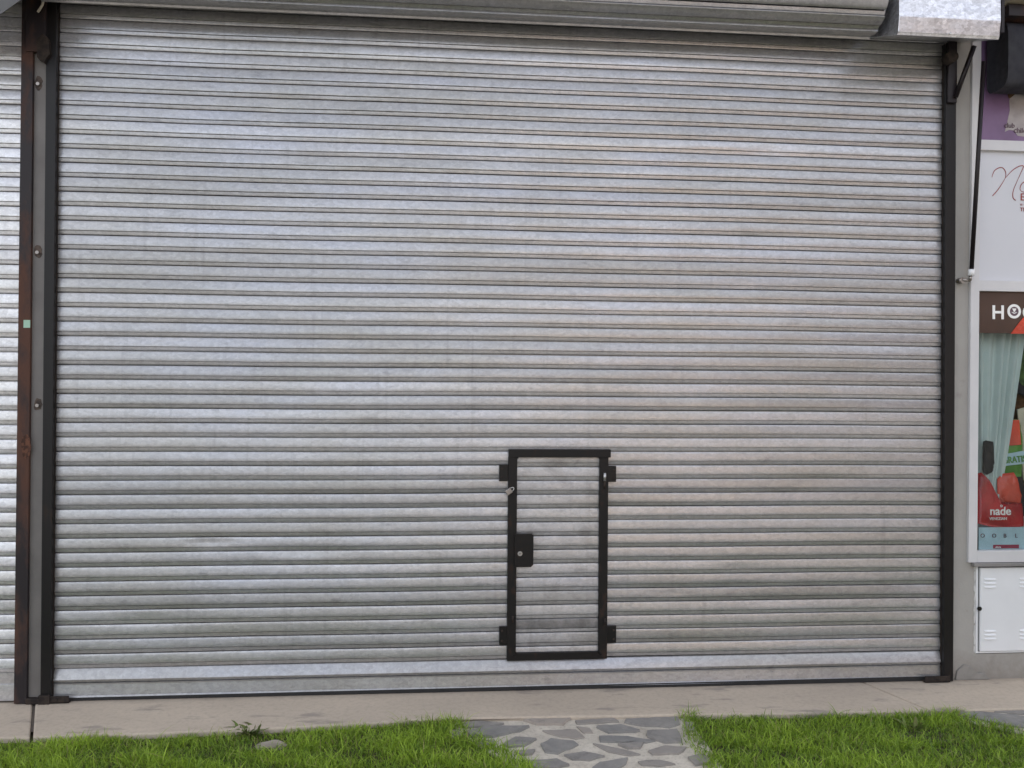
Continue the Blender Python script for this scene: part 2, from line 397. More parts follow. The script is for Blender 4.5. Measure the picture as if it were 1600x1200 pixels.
# flagstone path: mortar bed with traced slate pieces
def stone_path(name, outline, stones, z=-.019, seed=3):
    r = random.Random(seed); mb = MB()
    mb.slab([G(a, b, z) for a, b in outline], -.10, z, 0)
    o = mb.build(name, ['mortar', 'stone']); bm = bmesh.new(); bm.from_mesh(o.data)
    tones = {}
    lay = bm.faces.layers.float.new('tonef')
    for st in stones:
        tone = st[0]; P = [G(a, b, z+.010) for a, b in st[1:]]
        c = sum(P, Vector())/len(P); Q_ = []
        for i in range(len(P)):      # roughen each edge
            a, b = P[i], P[(i+1) % len(P)]
            nseg = max(1, int((b-a).length/.035))
            for j in range(nseg):
                q = a.lerp(b, j/nseg); q = q+Vector((r.uniform(-1, 1), r.uniform(-1, 1), 0))*(.006 if j else .003); Q_.append(q)
        zt = z+.009+r.uniform(-.003, .004)
        a = [bm.verts.new((p.x, p.y, zt)) for p in Q_]
        b = [bm.verts.new((c.x+(p.x-c.x)*1.03, c.y+(p.y-c.y)*1.03, z-.004)) for p in Q_]
        f = bm.faces.new(a); fs = [f]; n = len(Q_)
        for i in range(n): fs.append(bm.faces.new((a[i], b[i], b[(i+1) % n], a[(i+1) % n])))
        for f in fs: f.material_index = 1; f[lay] = tone
        bmesh.ops.recalc_face_normals(bm, faces=fs)
        if fs[0].normal.z < 0: bmesh.ops.reverse_faces(bm, faces=fs)
    vals = [f[lay] for f in bm.faces]; bm.to_mesh(o.data); bm.free()
    at = o.data.attributes.new('tone', 'FLOAT', 'FACE'); at.data.foreach_set('value', vals)
    return tag(o, kind='structure')
stones = [
 (.25, (722,1131),(742,1126),(786,1129),(770,1133),(728,1136)),
 (.05, (730,1142),(760,1135),(826,1134),(812,1141),(770,1150),(734,1149)),
 (.9, (818,1124),(892,1122),(880,1131),(838,1130)),
 (.35, (898,1125),(960,1121),(966,1126),(902,1130)),
 (.15, (978,1122),(1058,1118),(1062,1130),(1046,1135),(1002,1132),(976,1127)),
 (.6, (848,1140),(900,1138),(914,1150),(900,1153),(866,1147)),
 (.05, (932,1134),(970,1132),(1000,1140),(990,1142),(950,1143)),
 (.1, (784,1162),(806,1151),(838,1153),(820,1164),(796,1166)),
 (.05, (844,1161),(862,1152),(896,1156),(904,1162),(872,1176),(852,1173)),
 (.0, (936,1149),(980,1149),(1024,1156),(1010,1158),(938,1157)),
 (.2, (1012,1140),(1058,1138),(1066,1158),(1040,1159),(1012,1150)),
 (.45, (926,1160),(970,1168),(1000,1177),(984,1179),(950,1172)),
 (.3, (966,1161),(1006,1160),(1000,1168),(980,1168)),
 (.5, (1014,1172),(1040,1164),(1072,1166),(1060,1176),(1020,1177)),
 (.2, (882,1178),(912,1173),(944,1180),(920,1186),(894,1185)),
 (.3, (804,1172),(836,1170),(832,1177),(812,1178)),
 (.15, (826,1188),(870,1185),(890,1194),(868,1200),(836,1200)),
 (.05, (926,1198),(936,1190),(980,1183),(978,1192),(952,1206),(930,1207)),
 (.4, (996,1188),(1030,1186),(1056,1192),(1030,1195),(1002,1193)),
 (.3, (1074,1182),(1100,1178),(1110,1190),(1086,1194)),
 (.1, (990,1204),(1030,1200),(1060,1210),(1040,1230),(1000,1226)),
 (.3, (850,1212),(900,1208),(920,1230),(880,1240)),
 (.1, (1070,1204),(1110,1200),(1130,1226),(1090,1230)),
 (.2, (930,1240),(980,1236),(1000,1260),(950,1270)),
 (.5, (700,1140),(716,1138),(722,1146),(706,1150)),
 (.2, (748,1158),(772,1154),(776,1160),(756,1166)),
 (.7, (900,1133),(922,1136),(926,1143),(912,1143)),
 (.3, (1072,1128),(1084,1128),(1088,1140),(1074,1140)),
]
stone_path('stone_path', [(690,1119.5),(1072,1116),(1130,1200),(1170,1330),(820,1330),(800,1200),(740,1160)], stones)
stone_path('side_stone_path', [(1466,1107),(1680,1102.5),(1720,1160),(1600,1146),(1530,1132),(1490,1118)],
   [(.0, (1476,1111),(1520,1109),(1620,1120),(1640,1140),(1580,1133),(1530,1122)), (.2, (1530,1108),(1600,1106),(1640,1111),(1620,1116))], seed=5)
# a pale field stone lying in the lawn
p0 = G(425, 1168, -.03)
bm = bmesh.new(); bmesh.ops.create_icosphere(bm, subdivisions=3, radius=1)
for v in bm.verts:
    k = 1+.12*math.sin(v.co.x*5+1)+.08*math.sin(v.co.y*7)+.05*math.sin(v.co.z*9+2); v.co = Vector((v.co.x*.068*k, v.co.y*.045*k, v.co.z*.02*k))
me = bpy.data.meshes.new('field_stone'); bm.to_mesh(me); bm.free(); MT['pale_stone'] = plaster('pale_field_stone', (.50, .46, .38), (.26, .22, .17), (.12, .10, .07))
me.materials.append(MT['pale_stone'])
o = link(bpy.data.objects.new('field_stone', me)); o.location = (p0.x, p0.y, -.024)
tag(o, 'small pale stone half sunk in the grass left of the flagstone path', 'stone')

# ------------------------------------------------------------------ grass
def grass():
    gx0, gx1 = -3.6, 4.2
    left = [G(a, b, -.03) for a, b in ((700,1124),(728,1140),(752,1160),(778,1172),(812,1186),(830,1200),(880,1260))]
    right = [G(a, b, -.03) for a, b in ((1062,1112),(1068,1135),(1080,1165),(1102,1200),(1130,1260))]
    sl_ = [G(a, b, -.03) for a, b in ((1468,1108),(1500,1120),(1560,1136),(1640,1150))]
    n = 330000
    X = rng.uniform(gx0, gx1, n); Y = rng.uniform(-1.75, -.25, n)
    ey = np.interp(X, [p.x for p in ep], [p.y for p in ep])
    wob = .02*np.sin(X*9)+.015*np.sin(X*23+1)+.01*np.sin(X*51)
    ok = Y < ey+.004+wob*.5
    # density of the lawn thins near the pavement on the left
    def side(pts, Y): ys = [p.y for p in pts][::-1]; xs = [p.x for p in pts][::-1]; return np.interp(Y, ys, xs)
    jit = rng.normal(size=n)*.018
    lx, rx = side(left, Y)+jit, side(right, Y)+jit
    ok &= ~((X > lx) & (X < rx))
    # side path at the right: polygon edge
    sx = np.interp(X, [p.x for p in sl_], [p.y for p in sl_]); 
    ok &= ~((X > sl_[0].x) & (Y > sx+jit*.6) & (X < sl_[0].x+2.5))
    # worn patch round the field stone
    d = np.hypot((X-p0.x)/.085, (Y-p0.y-.005)/.050); ok &= d > 1+jit*22
    clump = np.sin(X*7+3*np.sin(Y*9))*np.sin(Y*13+2*np.sin(X*5))
    thin = rng.uniform(size=n) < (.74+.26*clump+.10*np.sin(X*17)*np.sin(Y*29))
    ok &= thin
    X, Y, clump = X[ok], Y[ok], clump[ok]; n = len(X); print('blades', n)
    ey = np.interp(X, [p.x for p in ep], [p.y for p in ep])
    edge = np.exp(-np.maximum(ey-Y, 0)/.05)
    nearpath = np.exp(-np.abs(X-side(left, Y))/.10)+np.exp(-np.abs(X-side(right, Y))/.07)
    big = np.sin(X*2.3+1.3)*.5+np.sin(X*5.1)*.3+np.sin(Y*6+X)*.3
    patch = (np.sin(X*11.3+2*np.sin(Y*17))+np.sin(X*4.1+5*Y)); hgt = rng.lognormal(0, .38, n)*(1+.12*patch)*(.032+.008*clump+.006*big+.004*edge*(X > .5)-.014*edge*(X < -.6)+.014*np.clip(nearpath, 0, 1))
    hgt = np.clip(hgt, .010, .095)
    wdt = rng.uniform(.0013, .0028, n)
    az = rng.uniform(0, 2*np.pi, n); lean = np.abs(rng.normal(.75, .45, n))
    fx = rng.uniform(0, 2*np.pi, n)
    dx, dy = np.cos(az), np.sin(az); px, py = np.cos(fx), np.sin(fx)
    ts = np.array([0, .35, .7, 1.0]); V = np.zeros((n, 7, 3))
    for j, t in enumerate(ts):
        out = hgt*(lean*t*t*.9+.08*t); up = hgt*t*(1-.28*np.minimum(lean, 1.4)*t)
        cx_, cy_, cz_ = X+dx*out, Y+dy*out, LAWN_Z-.004+up
        wj = wdt*(1, .9, .6, 0)[j]
        if j < 3:
            V[:, j*2] = np.stack([cx_-px*wj, cy_-py*wj, cz_], 1); V[:, j*2+1] = np.stack([cx_+px*wj, cy_+py*wj, cz_], 1)
        else: V[:, 6] = np.stack([cx_, cy_, cz_], 1)
    b = (np.arange(n)*7)[:, None]
    q1 = b+np.array([0, 1, 3, 2]); q2 = b+np.array([2, 3, 5, 4]); t3 = b+np.array([4, 5, 6])
    me = bpy.data.meshes.new('grass')
    me.vertices.add(n*7); me.vertices.foreach_set('co', V.reshape(-1))
    loops = np.concatenate([np.concatenate([q1, q2], 1).reshape(-1), t3.reshape(-1)]).astype(np.int32)
    me.loops.add(len(loops)); me.loops.foreach_set('vertex_index', loops)
    starts = np.concatenate([np.arange(2*n)*4, 8*n+np.arange(n)*3]).astype(np.int32)
    me.polygons.add(3*n); me.polygons.foreach_set('loop_start', starts)
    me.update(calc_edges=True)
    tone = np.clip(.42+.20*clump+.14*big+.08*patch+rng.normal(size=n)*.24, 0, 1)
    dry = np.where(rng.uniform(size=n) < .06+.12*edge*(X < .8), rng.uniform(.4, 1, n), 0)
    for nm, arr in (('tone', tone), ('dry', dry)):
        at = me.attributes.new(nm, 'FLOAT', 'POINT'); at.data.foreach_set('value', np.repeat(arr, 7).astype(np.float32))
    me.materials.append(MT['grass'])
    o = link(bpy.data.objects.new('grass', me)); tag(o, 'short bright green lawn grass growing along the pavement edge', 'grass', kind='stuff')
grass()

def weed(loc, n, hgt, label, seed, mat='weed'):   # a loose rosette of toothed leaves
    r = random.Random(seed); t = thing('weed', label, 'plant', loc)
    V, Fc = [], []
    for i in range(n):
        a = r.uniform(0, 6.28); l = r.uniform(.5, 1)*hgt; w_ = l*r.uniform(.10, .20); ln = r.uniform(.3, 1.7); tw = a+1.57+r.uniform(-.5, .5); ox, oy = r.gauss(0, .022), r.gauss(0, .012)
        b = len(V); prev = None
        for j, (tt, ww) in enumerate(((0, .25), (.3, .8), (.6, 1), (.85, .55), (1, .05))):
            c = Vector((math.cos(a+.6*tt*ln)*l*ln*tt, math.sin(a+.6*tt*ln)*l*ln*tt, l*(tt-.42*ln*tt*tt)))+Vector((ox, oy, 0))
            s_ = Vector((math.cos(tw), math.sin(tw), .15))*w_*ww*(1+.25*((j % 2)*2-1))
            V += [tuple(c-s_+Vector(loc)), tuple(c+s_+Vector(loc))]
            if j: Fc.append((b+2*j-2, b+2*j-1, b+2*j+1, b+2*j))
    mesh('leaves', V, Fc, mat, t); MBt = MB()
    MBt.tube([Vector(loc)+Vector((0, 0, -.02)), Vector(loc)+Vector((.003, 0, hgt*.5))], [.003, .0015]).build('stem', mat, t)
MT['weed'] = paint('weed_leaf', (.10, .17, .035), .8, nsc=30, col2=(.13, .11, .05), spec=.2)
a = G(388, 1148, -.02); weed((a.x, a.y, -.025), 34, .075, 'ragged leafy weed at the pavement edge beside the pale stone', 4)
a = G(1432, 1144, -.03); weed((a.x, a.y, -.02), 12, .07, 'broad leaved weed in the right-hand patch of grass', 6)

# ------------------------------------------------------------------ building walls
WL = Q(1489, 600, 0).x                # right edge of the right guide
XF = Q(1516, 600, 0).x                # left edge of the shop window frame
zs = Q(1560, 879).z; zc0 = Q(1560, 1018).z; xc0 = Q(1522, 950).x
zw = Q(1560, 868).z
print('WL', WL, 'XF', XF, 'sill', zs, 'cab', zc0, xc0)
XE = 4.6
wall = thing('facade_wall', 'grey plastered wall and pier between the roller shutter and the shop window', 'wall', ((WL+XF)/2, .1, 0))
YW = -.012
mb = MB()
mb.box(WL-.004, XF+.02, YW, .25, 0, 3.72)                    # pier
mb.box(XF+.02, XE, YW+.003, .25, 0, zc0-.008)                # below the cabinet
mb.box(XF+.02, xc0+.004, YW+.001, .25, zc0-.008, zs-.014)    # left of the cabinet
mb.box(xc0+1.2, XE, YW+.003, .25, zc0-.008, zs-.014)
ob = mb.build('render_coat', 'plaster', wall)
MB().box(xc0-.03, XE, -.045, .04, zs-.013, zs+.006, bev=.003).build('sill', 'sillstone', wall)
mb = MB(); mb.box(-7, XE+1, .14, .40, 3.55, 6.6); mb.box(-7, XL-.6-1.9, .04, .3, 0, 3.55); mb.box(XE, XE+1, .02, .3, 0, 3.6)
MB_ = mb.build('upper_wall', 'plaster_up', wall)
mb = MB(); mb.box(-7, XE+1, -.80, .14, 4.50, 4.66, bev=.01); mb.build('canopy', 'plaster_up', wall)
# back of the building so that no light leaks round the shutter
mb = MB(); mb.box(-7, XE+1, 5.6, 5.8, -.05, 6.6); mb.box(-7.2, -7, .1, 5.8, -.05, 6.6); mb.box(XE+1, XE+1.2, .1, 5.8, -.05, 6.6); mb.box(-7.2, XE+1.2, .1, 5.8, 6.6, 6.8)
mb.build('building_shell', 'plaster', wall)

# ------------------------------------------------------------------ main roller shutter
sh = thing('roller_shutter', 'wide galvanised steel roller shutter with a small black framed wicket door', 'roller shutter', (0, 0, 0))
# wicket door opening
dx0, dx1 = Q(793, 860, -.02).x, Q(949, 860, -.02).x
dz0, dz1 = Q(870, 1030, -.02).z, Q(870, 702, -.02).z
print('door', dx0, dx1, dz0, dz1)
NS = 48
kb = int(round((dz0-Z0)/PITCHZ)); 
k0 = 0; k1 = int(math.floor((dz1-Z0)/PITCHZ))
bright = {0: -.0016}
# continuous slats over the door and below it, shorter ones on either side
XI0, XI1 = dx0+.01, dx1-.01
cur = []
def join(objs, name):
    bm = bmesh.new()
    for o in objs: bm.from_mesh(o.data)
    me = bpy.data.meshes.new(name); bm.to_mesh(me); bm.free(); me.materials.append(objs[0].data.materials[0])
    for o in objs: bpy.data.objects.remove(o)
    return me
seg = [curtain_mesh('c', XL-.03, XI0, Z0, k1, 'galv', None, seed=21, tilts=bright),
       curtain_mesh('c', XI1, XR+.03, Z0, k1, 'galv', None, seed=22, tilts=bright),
       curtain_mesh('c', XL-.03, XR+.03, Z0+k1*PITCHZ, NS-k1, 'galv', None, seed=23)]
me = join(seg, 'curtain'); me.set_sharp_from_angle(angle=R_(24)); link(bpy.data.objects.new('curtain', me), sh)
# lowest slat, wide and flat, and the bottom rail with its rubber lip
mb = MB()
for (z0, z1, ya, yb2) in ((.084, Z0, -.010, -.0075),):
    pass
def profile_bar(name, prof, x0, x1, mat, parent, nx=30, seed=0):
    r = np.random.default_rng(seed); xs = np.linspace(x0, x1, nx); V = []; Fc = []
    wv = smooth_noise(nx, 6, r)*.0006
    for (z, y) in prof:
        for i in range(nx): V.append((xs[i], y+wv[i], z))
    for a in range(len(prof)-1):
        for i in range(nx-1): p = a*nx+i; Fc.append((p, p+1, p+nx+1, p+nx))
    o = mesh(name, V, Fc, mat, parent); o.data.polygons.foreach_set('use_smooth', [True]*len(Fc)); o.data.set_sharp_from_angle(angle=R_(20)); return o
profile_bar('end_slat', [(.086, .004), (.088, -.006), (.092, -.0085), (.1005, -.0086), (.101, -.0195), (.106, -.0210), (.125, -.0142), (.142, -.0078), (.156, -.0010), (.160, .004)],
            XL-.03, XR+.03, 'galv', sh, seed=3)
br = profile_bar('bottom_rail', [(.016, .01), (.016, -.0235), (.026, -.0190), (.0275, -.0165), (.078, -.0085), (.080, -.0125), (.085, -.0125), (.087, .004)],
            XL-.01, XR+.01, 'galv', sh, seed=4)
for px in (230, 455, 908, 1166, 1245, 1330):
    x = Q(px, 1070).x; MB().tube([(x, -.012, .044), (x, -.0165, .044)], .004).build('rivet', 'steel', br)
MB().prism([(XL-.01, .003), (XR+.01, .003), (XR+.01, .026), (XL-.01, .0175)], -.0240, .008).build('rubber_seal', 'rubber', br)
# guides
def guide(xa, xb, za, zb, y0, y1, mat, parent, lean=0.0):
    """U channel: front flange, outer web, rear flange, with a return lip"""
    mb = MB(); t = .004
    mb.box(xa, xb, y0, y0+t, za, zb, bev=.0015); o = mb.build('guide_rail', mat, parent)
    return o
def poly_x(px_top, px_bot, y=0): return Q(px_top, 60, y).x, Q(px_bot, 1060, y).x
def leaning_box(name, xt, xb, y0, y1, z0, z1, mat, parent, bev=.002):
    """upright whose left/right faces follow (x at top, x at bottom)"""
    mb = MB(); mb.prism([(xb[0], z0), (xb[1], z0), (xt[1], z1), (xt[0], z1)], y0, y1, bev=bev); return mb.build(name, mat, parent)
YG = -.045
def gx(pt, pb, y=YG): return Q(pt, 100, y).x, Q(pb, 1040, y).x
a, b = gx(71.5, 63.5), gx(87.5, 79)
leaning_box('guide_rail', (a[0], b[0]), (a[1], b[1]), YG, .03, .004, 3.60, 'guide', sh)
leaning_box('guide_lip', (b[0]-.002, b[0]+.003), (b[1]-.002, b[1]+.003), -.022, -.016, .004, 3.5, 'rust', sh, bev=.001)
a, b = gx(1478, 1475), gx(1494.5, 1489.5)
gr = leaning_box('guide_rail', (a[0], b[0]), (a[1], b[1]), YG, .03, .004, 3.52, 'guide', sh)
leaning_box('guide_lip', (a[0]-.003, a[0]+.002), (a[1]-.003, a[1]+.002), -.022, -.016, .004, 3.45, 'rust', sh, bev=.001)
# rusty floor stops at both ends of the bottom rail
for (pa, pb, py0, py1) in ((70, 108, 1080, 1092), (1445, 1484, 1053, 1064)):
    A, B = Q(pa, py1, -.05), Q(pb, py0, -.05)
    mb = MB(); mb.box(A.x, B.x, -.055, -.048, .004, .038, bev=.002); mb.box(A.x, B.x, -.055, -.020, .003, .009, bev=.001)
    mb.tube([((A.x+B.x)/2, -.056, .022), ((A.x+B.x)/2, -.060, .022)], .006, seg=6)
    mb.build('floor_stop', 'rust', sh)
# coil of curtain on the drum
RC = .150; ZCc = 3.548+.642*RC; YC = -RC
print('coil', ZCc)
def coil(x0, x1, zc, yc, R, name, mat, parent, seed=9):
    r = np.random.default_rng(seed); nx = int((x1-x0)/.15)+2; xs = np.linspace(x0, x1, nx)
    n = int(2*math.pi*R/PITCHZ); V = []; Fc = []; rows = []
    for k in range(n):
        dr = r.normal()*.002
        for (t, y) in PROF:
            th = (k+t)/n*2*math.pi; flat = -(1-math.cos((t-.5)*2*math.pi/n))*R*.0
            rad = R-.016+dr-y*3.0; chord = math.cos(math.pi/n)/max(.2, math.cos(((t-.5))*2*math.pi/n))
            rad = rad*(.35+.65*chord)
            rows.append((yc+math.cos(th)*rad, zc+math.sin(th)*rad))
    # th increases from the back over the top to the front: curtain leaves at the back
    for (y, z) in rows:
        for x in xs: V.append((x, y, z))
    m_ = len(rows)
    for a in range(m_):
        b = (a+1) % m_
        for i in range(nx-1): Fc.append((a*nx+i, a*nx+i+1, b*nx+i+1, b*nx+i))
    o = mesh(name, V, Fc, mat, parent); o.data.polygons.foreach_set('use_smooth', [True]*len(Fc)); o.data.set_sharp_from_angle(angle=R_(24)); return o
boxL = Q(1405, 30, -.33).x; boxR = Q(1564, 30, -.33).x
XCE = Q(1368, 10, -.18).x
coil(XL-.02, XCE, ZCc, YC, RC, 'rolled_coil', 'galv', sh)
MB().tube([(XCE-.004, YC, ZCc), (XCE+.004, YC, ZCc)], RC-.008, seg=28).build('drum_end', 'galv_box', sh)
MB().tube([(XCE, YC, ZCc), (boxL+.05, YC, ZCc)], .03, seg=12).build('drum_shaft', 'black', sh)
# end plate on the left
mb = MB(); mb.box(XL-.032, XL-.024, -.30, .02, 3.52, 3.95, bev=.002); mb.box(XL-.13, XL-.024, -.05, -.02, 3.53, 3.62, bev=.002)
mb.tube([(XL-.06, YC, ZCc), (XL-.02, YC, ZCc)], .03); mb.build('end_plate', 'black', sh)
# sheet metal drive cover
zf = Q(1405, 53, -.33).z; zf2 = Q(1563, 60, -.33).z; zb_ = Q(1370, 62, 0).z; print('cover', boxL, boxR, zf, zf2, zb_)
def cover(x0, x1, zf, zb, ztop, yf, yb, name, mat, parent):
    zm = zf+.012
    pr = [(yb, zb), (yf+.016, zf+.0), (yf+.010, zm), (yf+.008, zm+.002), (yf-.002, zf+.090), (yf, zf+.20), (yf, ztop), (yb, ztop)]
    V = []; n = len(pr)
    for x in (x0, x1): V += [(x, y, z) for y, z in pr]
    Fc = [tuple(range(n)), tuple(range(2*n-1, n-1, -1))]+[(i, i+n, (i+1) % n+n, (i+1) % n) for i in range(n)]
    o = mesh(name, V, Fc, mat, parent); bm = bmesh.new(); bm.from_mesh(o.data)
    bmesh.ops.bevel(bm, geom=[e for e in bm.edges], offset=.002, segments=1, affect='EDGES'); bmesh.ops.recalc_face_normals(bm, faces=bm.faces); bm.to_mesh(o.data); bm.free(); return o
cv = cover(boxL, boxR, zf2, zb_-.0, 4.0, -.33, -.012, 'drive_cover', 'galv_box', sh)
MB().tube([(boxL+.27, -.332, zf2+.012), (boxL+.27, -.338, zf2+.012)], .006).build('rivet', 'steel', cv)
MB().box(boxR+.001, boxR+.016, -.335, -.25, zf2+.03, 4.0).build('edge_strip', 'arm', cv)
# bearing bracket and diagonal strut below the cover, on the right
bk = thing('wall_bracket', 'dark rusty angle bracket with diagonal strut under the drive cover', 'bracket', (WL, -.05, 3.2))
A, B = Q(1480, 160, -.06), Q(1497, 75, -.06)
mb = MB(); mb.box(A.x+.004, B.x-.006, -.062, -.050, A.z, B.z+.06, bev=.002); mb.build('upright', 'arm', bk)
A, B = Q(1483, 80, -.10), Q(1503, 100, -.10)
mb = MB(); mb.tube([(A.x+.01, -.064, (A.z+B.z)/2), (A.x+.01, -.12, (A.z+B.z)/2)], .032, seg=14); mb.build('bearing', 'rust', bk)
a, b = Q(1522, 72, -.12), Q(1493, 152, -.066)
mb = MB(); d = (b-a).normalized(); 
mb.tube([a, b], .0135, seg=4); mb.build('strut', 'arm', bk)

# ---- the wicket door (a part of the shutter)
BW = .047
wd = bpy.data.objects.new('wicket_door', None); wd.location = ((dx0+dx1)/2, -.02, dz0); link(wd, sh)
wd.matrix_parent_inverse = Matrix()
wd['label'] = 'small black framed wicket door set in the slats'
mb = MB(); y0, y1 = -.034, -.006
mb.box(dx0, dx0+BW, y0, y1, dz0, dz1-.04, bev=.002); mb.box(dx1-BW, dx1, y0+.0005, y1, dz0+.001, dz1-.04, bev=.002)
mb.box(dx0+.001, dx1+.012, y0-.003, y1, dz1-.042, dz1, bev=.002); mb.box(dx0+BW-.002, dx1-BW+.002, y0+.001, y1, dz0, dz0+.040, bev=.002)
for (xx, zz) in ((dx0+BW, dz0+.040), (dx1-BW, dz0+.040), (dx0+BW, dz1-.042), (dx1-BW, dz1-.042)):   # weld beads in the corners
    for k_ in range(5):
        o_ = (k_-2)*.0045; sx_ = 1 if xx < (dx0+dx1)/2 else -1; sz_ = 1 if zz < (dz0+dz1)/2 else -1
        mb.tube([(xx-sx_*(.006+o_), y0-.0005, zz-sz_*(.006+o_)), (xx-sx_*(.006+o_), y0-.0022, zz-sz_*(.006+o_))], [.004, .002], seg=8)
fr = mb.build('door_frame', 'door_frame', wd)
nk = int((dz1-dz0)/PITCHZ)+2
zi = Z0+kb*PITCHZ-.009-PITCHZ
ks = curtain_mesh('door_slats', dx0+BW-.004, dx1-BW+.004, zi, nk, 'galv_door', None, seg=.06, seed=5, tilt=.6)
for v in ks.data.vertices:
    v.co.y -= .006
bm = bmesh.new(); bm.from_mesh(ks.data)
for zc_, no in ((dz1-.03, 1), (dz0+.01, -1)):
    bmesh.ops.bisect_plane(bm, geom=bm.verts[:]+bm.edges[:]+bm.faces[:], plane_co=(0, 0, zc_), plane_no=(0, 0, no), clear_outer=True)
bm.to_mesh(ks.data); bm.free(); ks.parent = wd; ks.matrix_parent_inverse = Matrix.Translation(-Vector(wd.location))
for ch in (fr,): ch.matrix_parent_inverse = Matrix.Translation(-Vector(wd.location))
def wpart(mb, name, mat, label=None):
    o = mb.build(name, mat, wd); o.matrix_parent_inverse = Matrix.Translation(-Vector(wd.location))
    if label: o['label'] = label
    return o
for (pa, pb, ya, yb3) in ((780, 794, 726, 752), (948, 963, 728, 753), (780, 794, 979, 1008), (948, 963, 978, 1005)):
    A, B = Q(pa, yb3, -.03), Q(pb, ya, -.03)
    mb = MB(); mb.box(A.x, B.x, -.030, -.014, A.z, B.z, bev=.0015); xm = A.x+.014 if pa < 800 else B.x-.014
    for zz in (A.z+.022, B.z-.022): mb.tube([(xm, -.0295, zz), (xm, -.033, zz), (xm, -.0345, zz)], [.0065, .0062, .004], 1, seg=10)
    wpart(mb, 'fixing_tab', ['black', 'rust'])
A, B = Q(804, 886, -.04), Q(833.5, 834, -.04)
wpart(MB().prism([(A.x, A.z), (B.x-.012, A.z), (B.x, A.z+.012), (B.x, B.z-.008), (B.x-.008, B.z), (A.x, B.z)], -.046, -.030, bev=.001), 'lock_plate', 'door_frame')
c = Q(812.5, 865, -.047)
mb = MB(); mb.tube([(c.x, -.045, c.z), (c.x, -.050, c.z)], .0125, 0, seg=20); mb.tube([(c.x, -.049, c.z), (c.x, -.0525, c.z)], .0085, 0, seg=18)
mb.box(c.x-.006, c.x+.006, -.0535, -.052, c.z-.0015, c.z+.0015, mi=1); wpart(mb, 'lock_cylinder', ['steel', 'black'])
a, b = Q(945, 739, -.04), Q(945, 762, -.04)
mb = MB(); mb.tube([(a.x, -.040, a.z), (a.x, -.040, b.z+.035)], .008, 0, seg=10); mb.tube([(a.x, -.037, b.z+.035), (a.x, -.037, b.z-.004)], .006, 1, seg=10); wpart(mb, 'hinge_pin', ['steel', 'rust'])
a = Q(942, 968, -.04)
for px, pz in ((945, 970), (801, 966)):
    a = Q(px, pz, -.037); mb = MB(); mb.tube([(a.x, -.038, a.z+.012), (a.x, -.038, a.z-.022)], .006, 0, seg=10); wpart(mb, 'hinge_pin', ['rust'])
# small hasp with a padlock hanging from it
pl = thing('padlock', 'small scratched steel padlock hanging on the left of the wicket door frame', 'padlock', Q(797, 767, -.05))
a, b = Q(790, 770, -.048), Q(801, 766, -.048)
cc = Q(795, 768, -.05)
mb = MB(); rot = Matrix.Rotation(R_(-35), 3, 'Y')
mb.box(cc.x-.016, cc.x+.016, -.060, -.044, cc.z-.014, cc.z+.014, bev=.003, rot=rot); mb.build('body', 'weld', pl)
u = Q(804, 762, -.05); pts = []
for i in range(9):
    th = math.pi*i/8; v = Vector((math.cos(th)*.009, 0, math.sin(th)*.016+.006)); v.rotate(Matrix.Rotation(R_(52), 3, 'Y')); pts.append((cc.x+.008+v.x, -.052, cc.z+.006+v.z))
MB().tube(pts, .0026, seg=8).build('shackle', 'steel', pl)

# ------------------------------------------------------------------ left neighbour shutter and the post
a, b = Q(33, 100, -.05), Q(23, 1040, -.05)
nx_t, nx_b = a.x, b.x
ns = thing('roller_shutter', 'bright galvanised roller shutter of the next shop at the left edge', 'roller shutter', (nx_b-1.2, 0, 0))
XN0, XN1 = nx_b-2.4, max(nx_t, nx_b)+.06
seg = curtain_mesh('curtain', XN0, XN1, Z0-.012, 47, 'galv_left', None, seed=41, tilt=1.3, tilts={i: -.0012 for i in range(47)})
for v in seg.data.vertices: v.co.y -= .012
seg.parent = ns; seg.matrix_parent_inverse = Matrix.Translation(-Vector(ns.location))
def np_(mb, name, mat): 
    o = mb.build(name, mat, ns); return o
o = profile_bar('bottom_rail', [(.008, .0), (.010, -.024), (.070, -.022), (.090, -.020), (.092, -.014), (.147, -.0185), (.150, -.010)], XN0, XN1, 'galv_left', None, seed=6)
link_ = o; o.parent = ns; o.matrix_parent_inverse = Matrix.Translation(-Vector(ns.location))
a, b = gx(34, 23), gx(52, 43)
o = leaning_box('guide_rail', (a[0], b[0]), (a[1], b[1]), YG-.006, .03, .004, 3.75, 'rust_guide', ns)
# orange rust scar and mint sticker on that guide
A, B = Q(32, 720, YG-.008), Q(49, 676, YG-.008)
mb = MB(); r = random.Random(2); pts = []
for i in range(18):
    th = i/18*2*math.pi; pts.append(((A.x+B.x)/2+math.cos(th)*(B.x-A.x)/2*r.uniform(.75, 1), (A.z+B.z)/2+math.sin(th)*(B.z-A.z)/2*r.uniform(.8, 1)))
mb.prism(pts, YG-.0075, YG-.0061); mb.build('rust_scar', 'rust_pale', ns)
A, B = Q(36.5, 512, YG-.008), Q(47, 500, YG-.008)
MB().box(A.x, B.x, YG-.0072, YG-.0061, A.z, B.z).build('sticker', 'sticker', ns)
